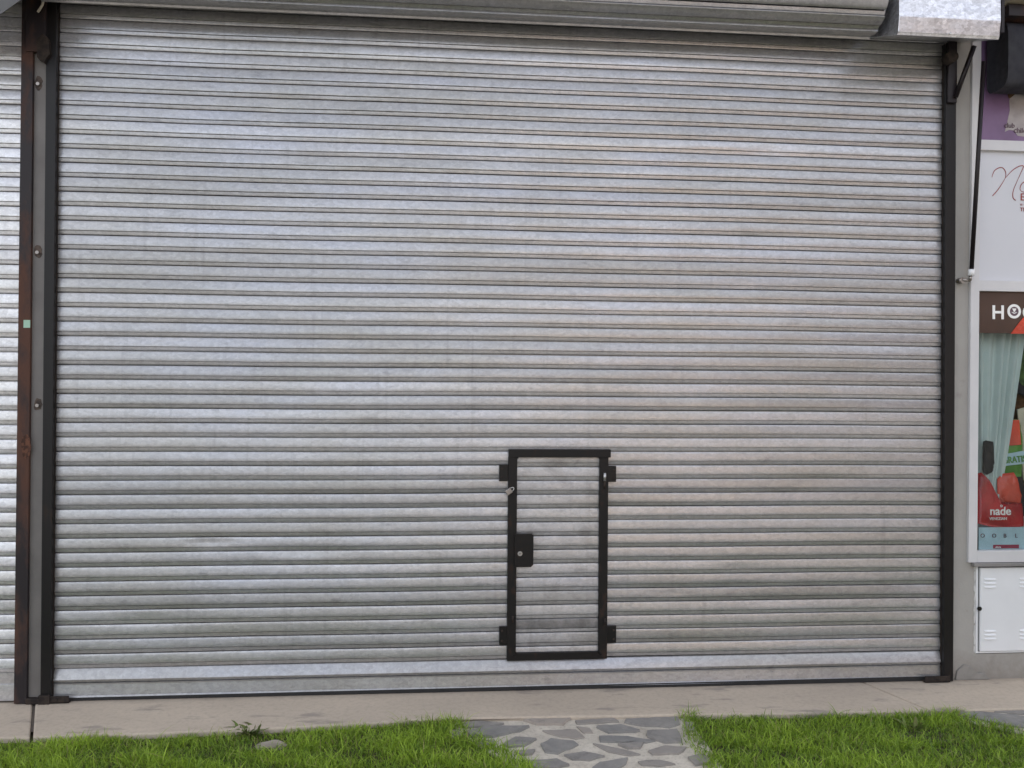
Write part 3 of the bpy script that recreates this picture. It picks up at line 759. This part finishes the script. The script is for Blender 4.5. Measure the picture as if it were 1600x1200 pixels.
# housing of the neighbour's drum at the top left corner
zc1 = Q(0, 24, -.33).z
ns_cover = Q(0, 20, -.33)
xr_ = Q(36, 0, -.33).x
p1, p2 = Q(-2, 24, -.33), Q(36, -3, -.33)
k = (p2.z-p1.z)/(p2.x-p1.x)
x1_ = p2.x+.02
mb = MB(); mb.prism([(p1.x-.9, p1.z-.02), (p1.x-.10, p1.z-.02), (p1.x, p1.z), (x1_, p1.z+k*(x1_-p1.x)), (x1_, 4.0), (p1.x-.9, 4.0)], -.330, -.326)
MT['grey_sheet'] = paint('dull_grey_sheet', (.10, .10, .10), .5)
mb.build('cover_plate', 'grey_sheet', ns)
oc = coil(XN0, XN1-.03, ZCc, YC-.012, RC, 'rolled_coil', 'galv_left', None, seed=12)
oc.parent = ns; oc.matrix_parent_inverse = Matrix.Translation(-Vector(ns.location))

MT['weld_stain'] = rusty('weld_stain', (.105, .080, .066), (.05, .04, .036), .4, .6, 40, (1, 1, 1), .8)
post = thing('steel_post', 'grey painted square steel post between the two roller shutters', 'post', (Q(52, 1090).x, 0, 0))
a, b = gx(51, 42), gx(72.5, 64)
leaning_box('tube', (a[0]+.0015, b[0]-.0015), (a[1]+.0015, b[1]-.0015), YG+.012, .06, .0, 3.9, 'post', post)
for (px, py) in ((60, 130), (59, 393), (59, 632)):
    c = Q(px, py, YG+.010); r = random.Random(px+py); mb = MB()
    pts = []
    for i in range(14):
        th = i/14*2*math.pi; pts.append((c.x+math.cos(th)*.022*r.uniform(.7, 1.1), c.z+math.sin(th)*.034*r.uniform(.7, 1.15)))
    mb.prism(pts, YG+.0105, YG+.013, 0); mb.build('weld_plate', 'weld_stain', post)
    mb = MB(); mb.tube([(c.x, YG+.009, c.z-.005), (c.x, YG+.001, c.z-.005)], .009, seg=8); mb.build('bolt', 'weld', post)
# rusted bracket lump near the top of the post
c0 = Q(69, 78, YG); mb = MB(); r = random.Random(5)
pts = [(c0.x+math.cos(i/16*6.283)*.035*r.uniform(.7, 1.1), c0.z+math.sin(i/16*6.283)*.075*r.uniform(.8, 1.1)) for i in range(16)]
mb.prism(pts, YG-.02, YG+.012); mb.build('bracket', 'rust', post)
c0 = Q(57, 45, YG); mb = MB(); mb.box(c0.x-.045, c0.x+.05, YG-.015, YG+.012, c0.z-.12, c0.z+.35, bev=.003); mb.build('cap_plate', 'rust_guide', post)
# foot of the post: mortar lump and rust
c0 = Q(52, 1088, YG); mb = MB(); mb.box(c0.x-.035, c0.x+.045, YG-.012, YG+.02, .0, .03, bev=.006); mb.box(c0.x+.03, c0.x+.085, YG-.018, YG-.001, .0, .045, bev=.004); mb.build('foot', 'rust', post)
# loose cable end
MT['cable'] = paint('cream_cable', (.62, .57, .48), .5)
p = [Q(59, 19, -.09), Q(62.5, 14, -.09), Q(66, 8, -.10), Q(68, 0, -.10), Q(68.5, -8, -.10), Q(66, -30, -.09), Q(60, -60, -.05), Q(58, -90, .0)]
o = MB().tube(p, [.0055]*len(p), seg=8).build('cable', 'cable'); tag(o, 'loose cream cable end hanging over the post at the top left', 'cable')

# ------------------------------------------------------------------ shop window on the right
sw = thing('shop_window', 'white aluminium shop window at the right edge with signs and goods behind it', 'window', (XF+.5, -.03, zs))
YF = -.030
def fx(px, py, y=YF): return Q(px, py, y)
xfa, xfb = fx(1516, 650).x, fx(1529.5, 650).x
XW = 4.3; ZT = 3.9
mb = MB(); mb.prism([(fx(1513.5, 868).x, zs+.008), (fx(1527, 868).x, zs+.008), (fx(1533, 240).x, ZT), (fx(1519.5, 240).x, ZT)], YF, .05, bev=.002)
mb.box(xfb-.004, XW, YF+.0015, .05, zs+.008, fx(1560, 861).z, bev=.002)
mb.box(xfb-.004, XW, YF+.0015, .05, fx(1565, 455).z, fx(1565, 438.5).z, bev=.002)
mb.box(xfb-.004, XW, YF+.0015, .05, fx(1568, 235).z, fx(1568, 219).z, bev=.002)
mb.box(XW, XW+.05, YF, .05, zs+.008, ZT, bev=.002)
mb.build('frame', 'white_frame', sw)
zg0, zg1 = fx(1560, 861).z, fx(1565, 455).z
MB().box(xfb-.002, XW, .004, .009, zg0-.004, zg1+.004).build('pane', 'glass', sw)
mb = MB(); mb.box(xfb-.3, XW+.2, 1.4, 1.45, zg0-.3, ZT); mb.box(xfb-.35, xfb-.3, .26, 1.4, zg0-.3, ZT); mb.box(XW+.1, XW+.15, .1, 1.4, zg0-.3, ZT); mb.box(xfb-.3, XW+.1, .1, 1.4, ZT-.05, ZT)
mb.build('back_panel', 'dark', sw)
MB().box(xfb-.25, XW+.05, .06, 1.2, zg0-.03, zg0-.012).build('display_shelf', 'white_frame', sw)

# purple poster above
pz0, pz1 = fx(1568, 219, 0).z, fx(1568, 90, 0).z
po = thing('poster', 'purple poster with a pale figure above the white sign board', 'poster', (xfb+.4, .0, pz0))
MB().box(xfb-.002, XW, .0, .006, pz0-.004, pz1+.3).build('sheet', 'purple', po)
MT['pale_print'] = paint('pale_print', (.42, .38, .38), .6, var=.15, nsc=12)
pts = [(1570, 206), (1574, 190), (1578, 172), (1577, 158), (1580, 146), (1590, 138), (1640, 136), (1640, 219), (1590, 212), (1584, 204), (1577, 203)]
pp = [fx(a, b, -.001) for a, b in pts]
o = MB().prism([(q.x, q.z) for q in pp], -.0015, .0005).build('print', 'pale_print', po)
pts = [(1575, 138), (1585, 135), (1585, 148), (1579, 153), (1576, 154), (1574, 146)]
pp = [fx(a, b, -.001) for a, b in pts]; MB().prism([(q.x, q.z) for q in pp], -.0028, -.0010).build('print', 'wood', po)
c = fx(1569, 199, -.003); text('lettering', 'club', .038, (c.x, -.003, c.z), 'grey_ink', po)
c = fx(1584, 207, -.003); text('lettering', 'children', .040, (c.x, -.003, c.z), 'grey_ink', po)

# white board with script lettering
bz0, bz1 = fx(1568, 438.5, 0).z, fx(1568, 235, 0).z
bo = thing('sign_board', 'white sign board with thin red brush script in the window frame', 'sign', (xfb+.4, 0, bz0))
MB().box(xfb-.002, XW, -.006, .002, bz0-.003, bz1+.003).build('board', 'white_panel', bo)
def pxcurve(pp, r, y, name, mat, parent):
    """smooth pen stroke through the points"""
    P = [fx(a, b, y) for a, b in pp]; out = []
    for i in range(len(P)-1):
        p_0 = P[max(i-1, 0)]; p_1 = P[i]; p_2 = P[i+1]; p_3 = P[min(i+2, len(P)-1)]
        for j in range(6):
            t = j/6; out.append(.5*((2*p_1)+(-p_0+p_2)*t+(2*p_0-5*p_1+4*p_2-p_3)*t*t+(-p_0+3*p_1-3*p_2+p_3)*t**3))
    out.append(P[-1]); n = len(out)
    return out, [r*(.55+.6*abs(math.sin(i/n*5))) for i in range(n)]
mb = MB()
for stroke, r_ in (([(1550, 277), (1553, 268), (1559, 263), (1566, 262), (1571, 268), (1571, 277), (1565, 288), (1558, 298), (1551, 306)], .0022),
               ([(1571, 278), (1580, 268), (1588, 262), (1595, 259), (1599, 260), (1596, 268), (1588, 286), (1583, 299), (1583, 309), (1587, 313)], .0022),
               ([(1610, 285), (1603, 283), (1596, 288), (1594, 296), (1600, 300), (1610, 294)], .0022)):
    P, rs = pxcurve(stroke, r_*1.0, -.007, '', '', None); mb.tube(P, rs, seg=6)
mb.build('script_lettering', 'red_ink', bo)
c = fx(1594, 313, -.008); text('lettering', 'ESTUDIO', .058, (c.x, -.0075, c.z), 'red_ink', bo)
c = fx(1594, 322, -.008); text('lettering', '= = = =', .026, (c.x, -.0075, c.z), 'red_ink', bo)
c = fx(1594, 330, -.008); text('lettering', 'TEL', .030, (c.x, -.0075, c.z), 'red_ink', bo)

# brown sign with white capitals
hz0, hz1 = fx(1568, 521, .0).z, fx(1568, 456, .0).z
ho = thing('sign', 'dark brown sign with white capitals and a red flash under the sign board', 'sign', (xfb+.4, 0, hz0))
MB().box(xfb-.001, XW-.01, -.010, .002, hz0, hz1, bev=.0015).build('panel', 'brown_sign', ho)
c = fx(1549, 498, -.011); text('lettering', 'H', .108, (c.x, -.0115, c.z), 'white_ink', ho, bold=.002)
c = fx(1584.5, 486.5, -.011)
mb = MB(); n = 40
def ring(mb, cx, cz, r0, r1, y0, y1, mi=0, n=36):
    t = bmesh.new(); A = []
    for k in range(n):
        th = k/n*2*math.pi; A.append([t.verts.new((cx+math.cos(th)*r, y, cz+math.sin(th)*r)) for (r, y) in ((r0, y0), (r1, y0), (r1, y1), (r0, y1))])
    for k in range(n):
        for j in range(4): t.faces.new((A[k][j], A[k][(j+1) % 4], A[(k+1) % n][(j+1) % 4], A[(k+1) % n][j]))
    bmesh.ops.recalc_face_normals(t, faces=t.faces); mb._add(t, mi)
ring(mb, c.x, c.z, .026, .040, -.0125, -.010)
mb.prism([(c.x-.012, c.z+.016), (c.x+.012, c.z+.016), (c.x+.005, c.z), (c.x, c.z-.004), (c.x-.005, c.z)], -.0135, -.0122, 0)
mb.prism([(c.x-.018, c.z-.004), (c.x-.005, c.z-.006), (c.x, c.z-.009), (c.x+.005, c.z-.006), (c.x+.018, c.z-.004), (c.x+.012, c.z-.008), (c.x, c.z-.014), (c.x-.012, c.z-.008)], -.0135, -.0122, 0)
mb.build('ring_emblem', 'white_ink', ho)
mb = MB(); mb.tube([(c.x, -.0105, c.z), (c.x, -.0121, c.z)], .0262, seg=30); mb.build('emblem_disc', 'grey_ink', ho)
c2 = fx(1597, 498, -.011); text('lettering', 'C', .108, (c2.x, -.0115, c2.z), 'white_ink', ho, bold=.002)
pp = [fx(a, b, -.011) for a, b in ((1579, 521.5), (1597, 498), (1630, 470), (1660, 470), (1612, 521.5))]
MB().prism([(q.x, q.z) for q in pp], -.0145, -.0110).build('red_flash', 'coral', ho)

# curtain behind the pane
def drape():
    V, Fc = [], []; nx, nz = 60, 40; zt, zb = fx(1560, 515, .10).z, fx(1560, 795, .10).z
    for j in range(nz+1):
        t = j/nz; z = zt+(zb-zt)*t
        xl = fx(1529, 600, .1).x-.03+.03*t; xr = fx(1603-30*t**.8-12*t*t, 600, .1).x
        for i in range(nx+1):
            s_ = i/nx; x = xl+(xr-xl)*s_
            V.append((x, .10+.014*math.sin(s_*34+1.2*math.sin(s_*9))*(1-.3*t)+.006*math.sin(s_*15+2+t*2), z))
    for j in range(nz):
        for i in range(nx): p_ = j*(nx+1)+i; Fc.append((p_, p_+1, p_+nx+2, p_+nx+1))
    o = mesh('window_curtain', V, Fc, 'curtain', None, smooth=True)
    sm = o.modifiers.new('s', 'SOLIDIFY'); sm.thickness = .0015
    tag(o, 'pale green gathered curtain hanging behind the shop window glass', 'curtain')
drape()
# products on the display shelf behind the glass
def pillow_bag(name, label, cat, pts, y, thick, mat, seed, group=None):
    """soft bag: outline in the window plane puffed out front and back"""
    P = [fx(a, b, y) for a, b in pts]; cx_ = sum(p.x for p in P)/len(P); cz_ = sum(p.z for p in P)/len(P)
    r = random.Random(seed); bm = bmesh.new(); O = []
    for i in range(len(P)):
        for j in range(4): O.append(P[i].lerp(P[(i+1) % len(P)], j/4))
    rings = []
    for side in (-1, 1):
        rr = []
        for k, s_ in enumerate((1, .86, .62, .34)):
            off = thick*math.sqrt(max(0, 1-s_*s_))
            rr.append([bm.verts.new((cx_+(p.x-cx_)*s_, y+side*off+(r.uniform(-1, 1)*thick*.22 if k else 0), cz_+(p.z-cz_)*s_)) for p in O])
        rings.append(rr)
    n = len(O)
    for si, rr in enumerate(rings):
        for k in range(len(rr)-1):
            for i in range(n):
                f = (rr[k][i], rr[k][(i+1) % n], rr[k+1][(i+1) % n], rr[k+1][i]); bm.faces.new(f)
        bm.faces.new(rr[-1])
    for i in range(n): bm.faces.new((rings[0][0][i], rings[0][0][(i+1) % n], rings[1][0][(i+1) % n], rings[1][0][i]))
    bmesh.ops.recalc_face_normals(bm, faces=bm.faces)
    for v in bm.verts: pass
    for f in bm.faces: f.smooth = True
    t = thing(name, label, cat, (cx_, y, min(p.z for p in P)), group)
    me = bpy.data.meshes.new('bag_body'); bm.to_mesh(me); bm.free(); me.materials.append(MT[mat]); link(bpy.data.objects.new('bag_body', me), t)
    return t, cx_, cz_
YB = .035
b1, _, _ = pillow_bag('plastic_bag', 'dark red plastic bag with white lettering at the bottom of the shop window', 'bag',
    [(1527, 740), (1533, 738), (1541, 745), (1548, 762), (1556, 775), (1566, 790), (1580, 792), (1597, 786), (1600, 822), (1580, 826), (1552, 824), (1527, 818)], YB+.005, .028, 'red', 3)
c = fx(1548.5, 805, .0); text('lettering', 'nade', .066, (c.x, .011, c.z), 'white_ink', b1, bold=.001)
c = fx(1570, 791, .0); mb = MB(); ring(mb, c.x-.012, c.z, .004, .007, .010, .013, n=16); mb.build('ring_mark', 'white_ink', b1)
c = fx(1548, 813, .0); text('lettering', 'VENEZIAN', .022, (c.x, .011, c.z), 'white_ink', b1)
b2, _, _ = pillow_bag('plastic_bag', 'bright coral red plastic bag standing behind the dark red one', 'bag',
    [(1558, 748), (1566, 740), (1584, 738), (1590, 748), (1596, 775), (1594, 795), (1570, 797), (1558, 770)], YB+.055, .022, 'coral', 5)
b3, _, _ = pillow_bag('pet_food_sack', 'red topped green sack with a white banner reading GRATIS', 'sack',
    [(1562, 660), (1566, 655), (1590, 655), (1594, 662), (1598, 700), (1596, 745), (1559, 745), (1558, 712)], YB+.125, .03, 'green', 7)
A = [fx(a, b, YB+.09) for a, b in ((1564, 656), (1592, 656), (1595, 695), (1562, 697))]
MB().prism([(q.x, q.z) for q in A], YB+.085, YB+.095, bev=.002).build('red_band', 'coral', b3)
A = [fx(a, b, YB+.09) for a, b in ((1558, 711), (1599, 704), (1599, 724), (1558, 729))]
MB().prism([(q.x, q.z) for q in A], YB+.078, YB+.084, bev=.001).build('banner', 'cyan', b3)
c = fx(1560, 725, YB+.075); text('lettering', 'AGRATIS', .052, (c.x, YB+.075, c.z), 'green', b3, xs=.82, rot=R_(-5), bold=.0008)
b4, _, _ = pillow_bag('sack', 'dark sack seen between the curtain and the red bags', 'sack',
    [(1536, 690), (1540, 688), (1552, 690), (1553, 725), (1550, 738), (1542, 742), (1536, 738)], YB+.02, .018, 'dark', 8)
b5, _, _ = pillow_bag('pet_food_sack', 'yellow and brown sack at the right edge above the green one', 'sack',
    [(1572, 610), (1600, 600), (1640, 605), (1640, 760), (1600, 760), (1596, 650), (1576, 655)], YB+.20, .04, 'wood', 12)
A = [fx(a, b, YB+.14) for a, b in ((1590, 640), (1640, 625), (1640, 755), (1600, 750))]
MB().prism([(q.x, q.z) for q in A], YB+.14, YB+.15, bev=.002).build('pale_panel', 'cream', b5)
A = [fx(a, b, YB+.15) for a, b in ((1578, 598), (1640, 622), (1640, 640), (1576, 611))]
o = MB().prism([(q.x, q.z) for q in A], YB+.10, YB+.12, bev=.002).build('wooden_batten', 'dark'); tag(o, 'dark sloping batten crossing the window above the sacks', 'batten')
pillow_bag('green_package', 'pale green package with leafy print beside the curtain', 'package',
    [(1590, 552), (1602, 545), (1640, 548), (1640, 606), (1600, 606), (1588, 590)], YB+.17, .03, 'leafgreen', 14)
# pale blue shelf sign at the bottom of the pane
A, B = fx(1528.5, 859, .02), fx(1660, 823, .02)
sg = thing('shelf_sign', 'pale blue printed strip with a crimson bar at the foot of the window', 'sign', (A.x+.2, .02, A.z))
MB().box(A.x, B.x, .016, .021, A.z, B.z).build('card', 'cyan', sg)
for i, ch in enumerate('OOBLO'):
    c = fx(1532+18*i, 840, .014); text('lettering', ch, .032, (c.x, .0145, c.z), 'grey_ink', sg)
A, B = fx(1552, 857, .014), fx(1592, 851, .014); MB().box(A.x, B.x, .013, .0155, A.z, B.z).build('bar', 'magenta', sg)
c = fx(1555, 856, .012); text('lettering', 'oferta', .014, (c.x, .0125, c.z), 'white_ink', sg)

# ------------------------------------------------------------------ meter cabinet
mc = thing('meter_cabinet', 'white sheet metal meter cabinet with louvres set in the wall under the window', 'cabinet', (xc0+.3, -.01, zc0))
cx1 = xc0+.78; ct = Q(1560, 884, -.02).z
mb = MB(); YCb = -.020
mb.box(xc0, xc0+.012, YCb+.004, .06, zc0-.002, ct+.006, bev=.001); mb.box(cx1-.012, cx1, YCb+.004, .06, zc0-.002, ct+.006, bev=.001)
mb.box(xc0+.012, cx1-.012, YCb+.005, .06, ct-.004, ct+.006); mb.box(xc0+.012, cx1-.012, YCb+.005, .06, zc0-.002, zc0+.006)
mb.build('frame', 'white_metal', mc)
bm_ = MB(); dxa, dxb, dza, dzb = xc0+.020, cx1-.016, zc0+.010, ct-.010
bm_.box(dxa, dxb, YCb-.004, YCb+.012, dza, dzb, bev=.0025); dr = bm_.build('cabinet_door', 'white_metal', mc)
mb = MB(); mb.box(xc0+.010, cx1-.010, YCb+.013, .06, zc0+.004, ct-.002); mb.build('recess', 'dark', mc)
for (pa, pb) in ((1537, 1557), (1592, 1612)):
    for py in (905, 911, 917, 986, 992, 998):
        A = Q(pa, py, YCb-.004); B = Q(pb, py, YCb-.004); mb = MB(); xm = (A.x+B.x)/2; hl = (B.x-A.x)/2; zz = A.z if pa < 1580 else Q(1547, py, YCb-.004).z
        V = []; Fc = []; nseg = 10
        for i in range(nseg+1):
            t = i/nseg; x = A.x+(B.x-A.x)*t; e = math.sin(math.pi*min(1, max(0, t)))**.5
            V += [(x, YCb-.0035, zz+.007), (x, YCb-.004-.007*e, zz-.003), (x, YCb-.0035, zz-.004)]
            if i:
                b_ = 3*i; Fc += [(b_-3, b_, b_+1, b_-2), (b_-2, b_+1, b_+2, b_-1)]
        mesh('louvre', V, Fc, 'white_metal', dr)
c = Q(1530.5, 951, YCb-.005); mb = MB(); mb.tube([(c.x, YCb-.003, c.z), (c.x, YCb-.008, c.z)], .012, seg=20); mb.build('lock', 'black', dr)
# chipped white paint round the cabinet opening
MT['chip'] = paint('chipped_whitewash', (.62, .61, .60), .9, nsc=20)
mb = MB(); r = random.Random(9)
def chips(xa, xb, za, zb, n, s_):
    for i in range(n):
        x = r.uniform(xa, xb); z = r.uniform(za, zb); k = r.randint(5, 7)
        pts = [(x+math.cos(j/k*6.283)*s_[0]*r.uniform(.5, 1), z+math.sin(j/k*6.283)*s_[1]*r.uniform(.5, 1)) for j in range(k)]
        mb.prism(pts, YW-.001-r.uniform(.0005, .0018), YW+.002)
chips(xc0-.008, xc0-.003, zc0, ct, 26, (.006, .03)); chips(xc0, xc0+.5, ct+.010, zs-.018, 22, (.03, .005))
mb.build('whitewash_edge', 'chip', wall)
# mortar smear at the foot of the pier
q0 = Q(1510, 1060, YW); mb = MB(); r = random.Random(1)
pts = [(q0.x-.07, .001), (q0.x-.06, .05), (q0.x-.02, .085), (q0.x+.03, .07), (q0.x+.06, .035), (q0.x+.10, .04), (q0.x+.13, .001)]
mb.prism(pts, YW-.012, YW+.004, bev=.004)
MT['smear'] = paint('cement_smear', (.255, .24, .22), .95, nsc=18)
mb.build('mortar_patch', 'smear', wall)

# ------------------------------------------------------------------ awning with folding arm, right
aw = thing('awning', 'rolled dark navy awning over the shop window with a thin dark arm', 'awning', (XF+.3, -.2, 3.2))
YA = -.20
A, B = Q(1541, 131, YA), Q(1560, 32, YA)
RA = .0
mb = MB()
zl, zh = Q(1570, 131, YA).z, Q(1570, 30, YA).z
pr = []
for i in range(22):
    th = i/22*2*math.pi; rr = .5*(zh-zl); sg_ = lambda v: math.copysign(abs(v)**.35, v); pr.append((-.11+sg_(math.cos(th))*.085, (zl+zh)/2+sg_(math.sin(th))*rr))
V = []; xa, xb_ = Q(1543, 80, -.03).x, 4.4; nn = len(pr); nx = 30
for i in range(nx+1):
    x = xa+(xb_-xa)*i/nx
    for j, (y, z) in enumerate(pr):
        sag = .012*math.sin(i*.9+j)*(.5 if 0 < i < nx else .2); V.append((x, y+sag*.5, z+sag-.01*math.sin(i/nx*math.pi)))
Fc = []
for i in range(nx):
    for j in range(nn): Fc.append((i*nn+j, (i+1)*nn+j, (i+1)*nn+(j+1) % nn, i*nn+(j+1) % nn))
Fc += [tuple(range(nn))[::-1], tuple(range(nx*nn, nx*nn+nn))]
mesh('rolled_canvas', V, Fc, 'awning', aw, smooth=True)
A = Q(1572, 28, YA); B = Q(1572, 10, YA); MB().box(A.x-.005, 4.4, YA-.03, .0, A.z, B.z, bev=.003).build('cassette', 'rust_guide', aw)
a, b = Q(1537, 96, -.16), Q(1518, 421, -.075)
mb = MB(); mb.tube([a, b], .0115, seg=12); mb.build('arm', 'arm', aw)
b2_ = Q(1517, 431, -.073)
MB().tube([b, b2_], .016, seg=12).build('end_cap', 'white_metal', aw)
c = Q(1509, 438, -.05)
mb = MB(); mb.tube([(c.x-.018, YW, c.z), (c.x-.018, -.055, c.z)], .016, seg=14); mb.tube([(c.x-.022, -.05, c.z+.002), (b2_.x+.004, -.06, c.z-.002)], .009, seg=10); mb.tube([(b2_.x, -.073, b2_.z), (b2_.x, -.066, c.z-.004)], .008, seg=10)
mb.build('wall_pivot', 'weld', aw)
MT['cassette_cream'] = paint('cream_soffit', (.50, .44, .33), .7)
A = Q(1572, 9, YA); MB().box(A.x-.01, 4.5, YA-.08, .14, A.z+.004, A.z+.5, bev=.004).build('soffit_board', 'cassette_cream', wall)

# ------------------------------------------------------------------ house and warehouse added out of view, only for reflections in slats and glass
MT['peach'] = plaster('peach_render', (.42, .32, .245), (.36, .28, .22)); MT['rooftile'] = paint('red_roof_tiles', (.20, .07, .04), .8)
hx = thing('house', 'peach rendered two storey house added unseen behind the viewer for slat reflections', 'house', (13, -26, -.07))  # added out of view to give the slats warm reflections
mb = MB(); mb.box(2, 15, -34, -26, -.07, 7.4); mb.build('walls', 'peach', hx)
mb = MB(); mb.box(1.5, 15.5, -34.5, -25.4, 7.4, 7.75, bev=.03); mb.build('roof', 'rooftile', hx)
for i in range(3):
    for z in (1.0, 4.3):
        w_ = MB().box(3.6+i*3.8, 5.2+i*3.8, -26.02, -25.94, z, z+1.5, bev=.01).build('window', 'white_frame', hx)
        MB().box(3.7+i*3.8, 5.1+i*3.8, -25.938, -25.93, z+.1, z+1.4).build('pane', 'dark', w_)

MT['brick_dark'] = paint('dark_brick', (.07, .045, .035), .9, nsc=3)
wx = thing('warehouse', 'dark brick warehouse with a flat roof added unseen behind the viewer to dim glass reflections', 'building', (26, -25, -.07))  # added out of view to cut haze mirrored in the shop pane
MB().box(16.5, 40, -36, -25, -.07, 12, bev=.02).build('walls', 'brick_dark', wx)
MB().box(16.3, 40.2, -36.2, -24.8, 12, 12.3, bev=.02).build('roof', 'dark', wx)
MB().box(20, 23, -25.0, -24.94, -.07, 3.2, bev=.01).build('gate', 'arm', wx)
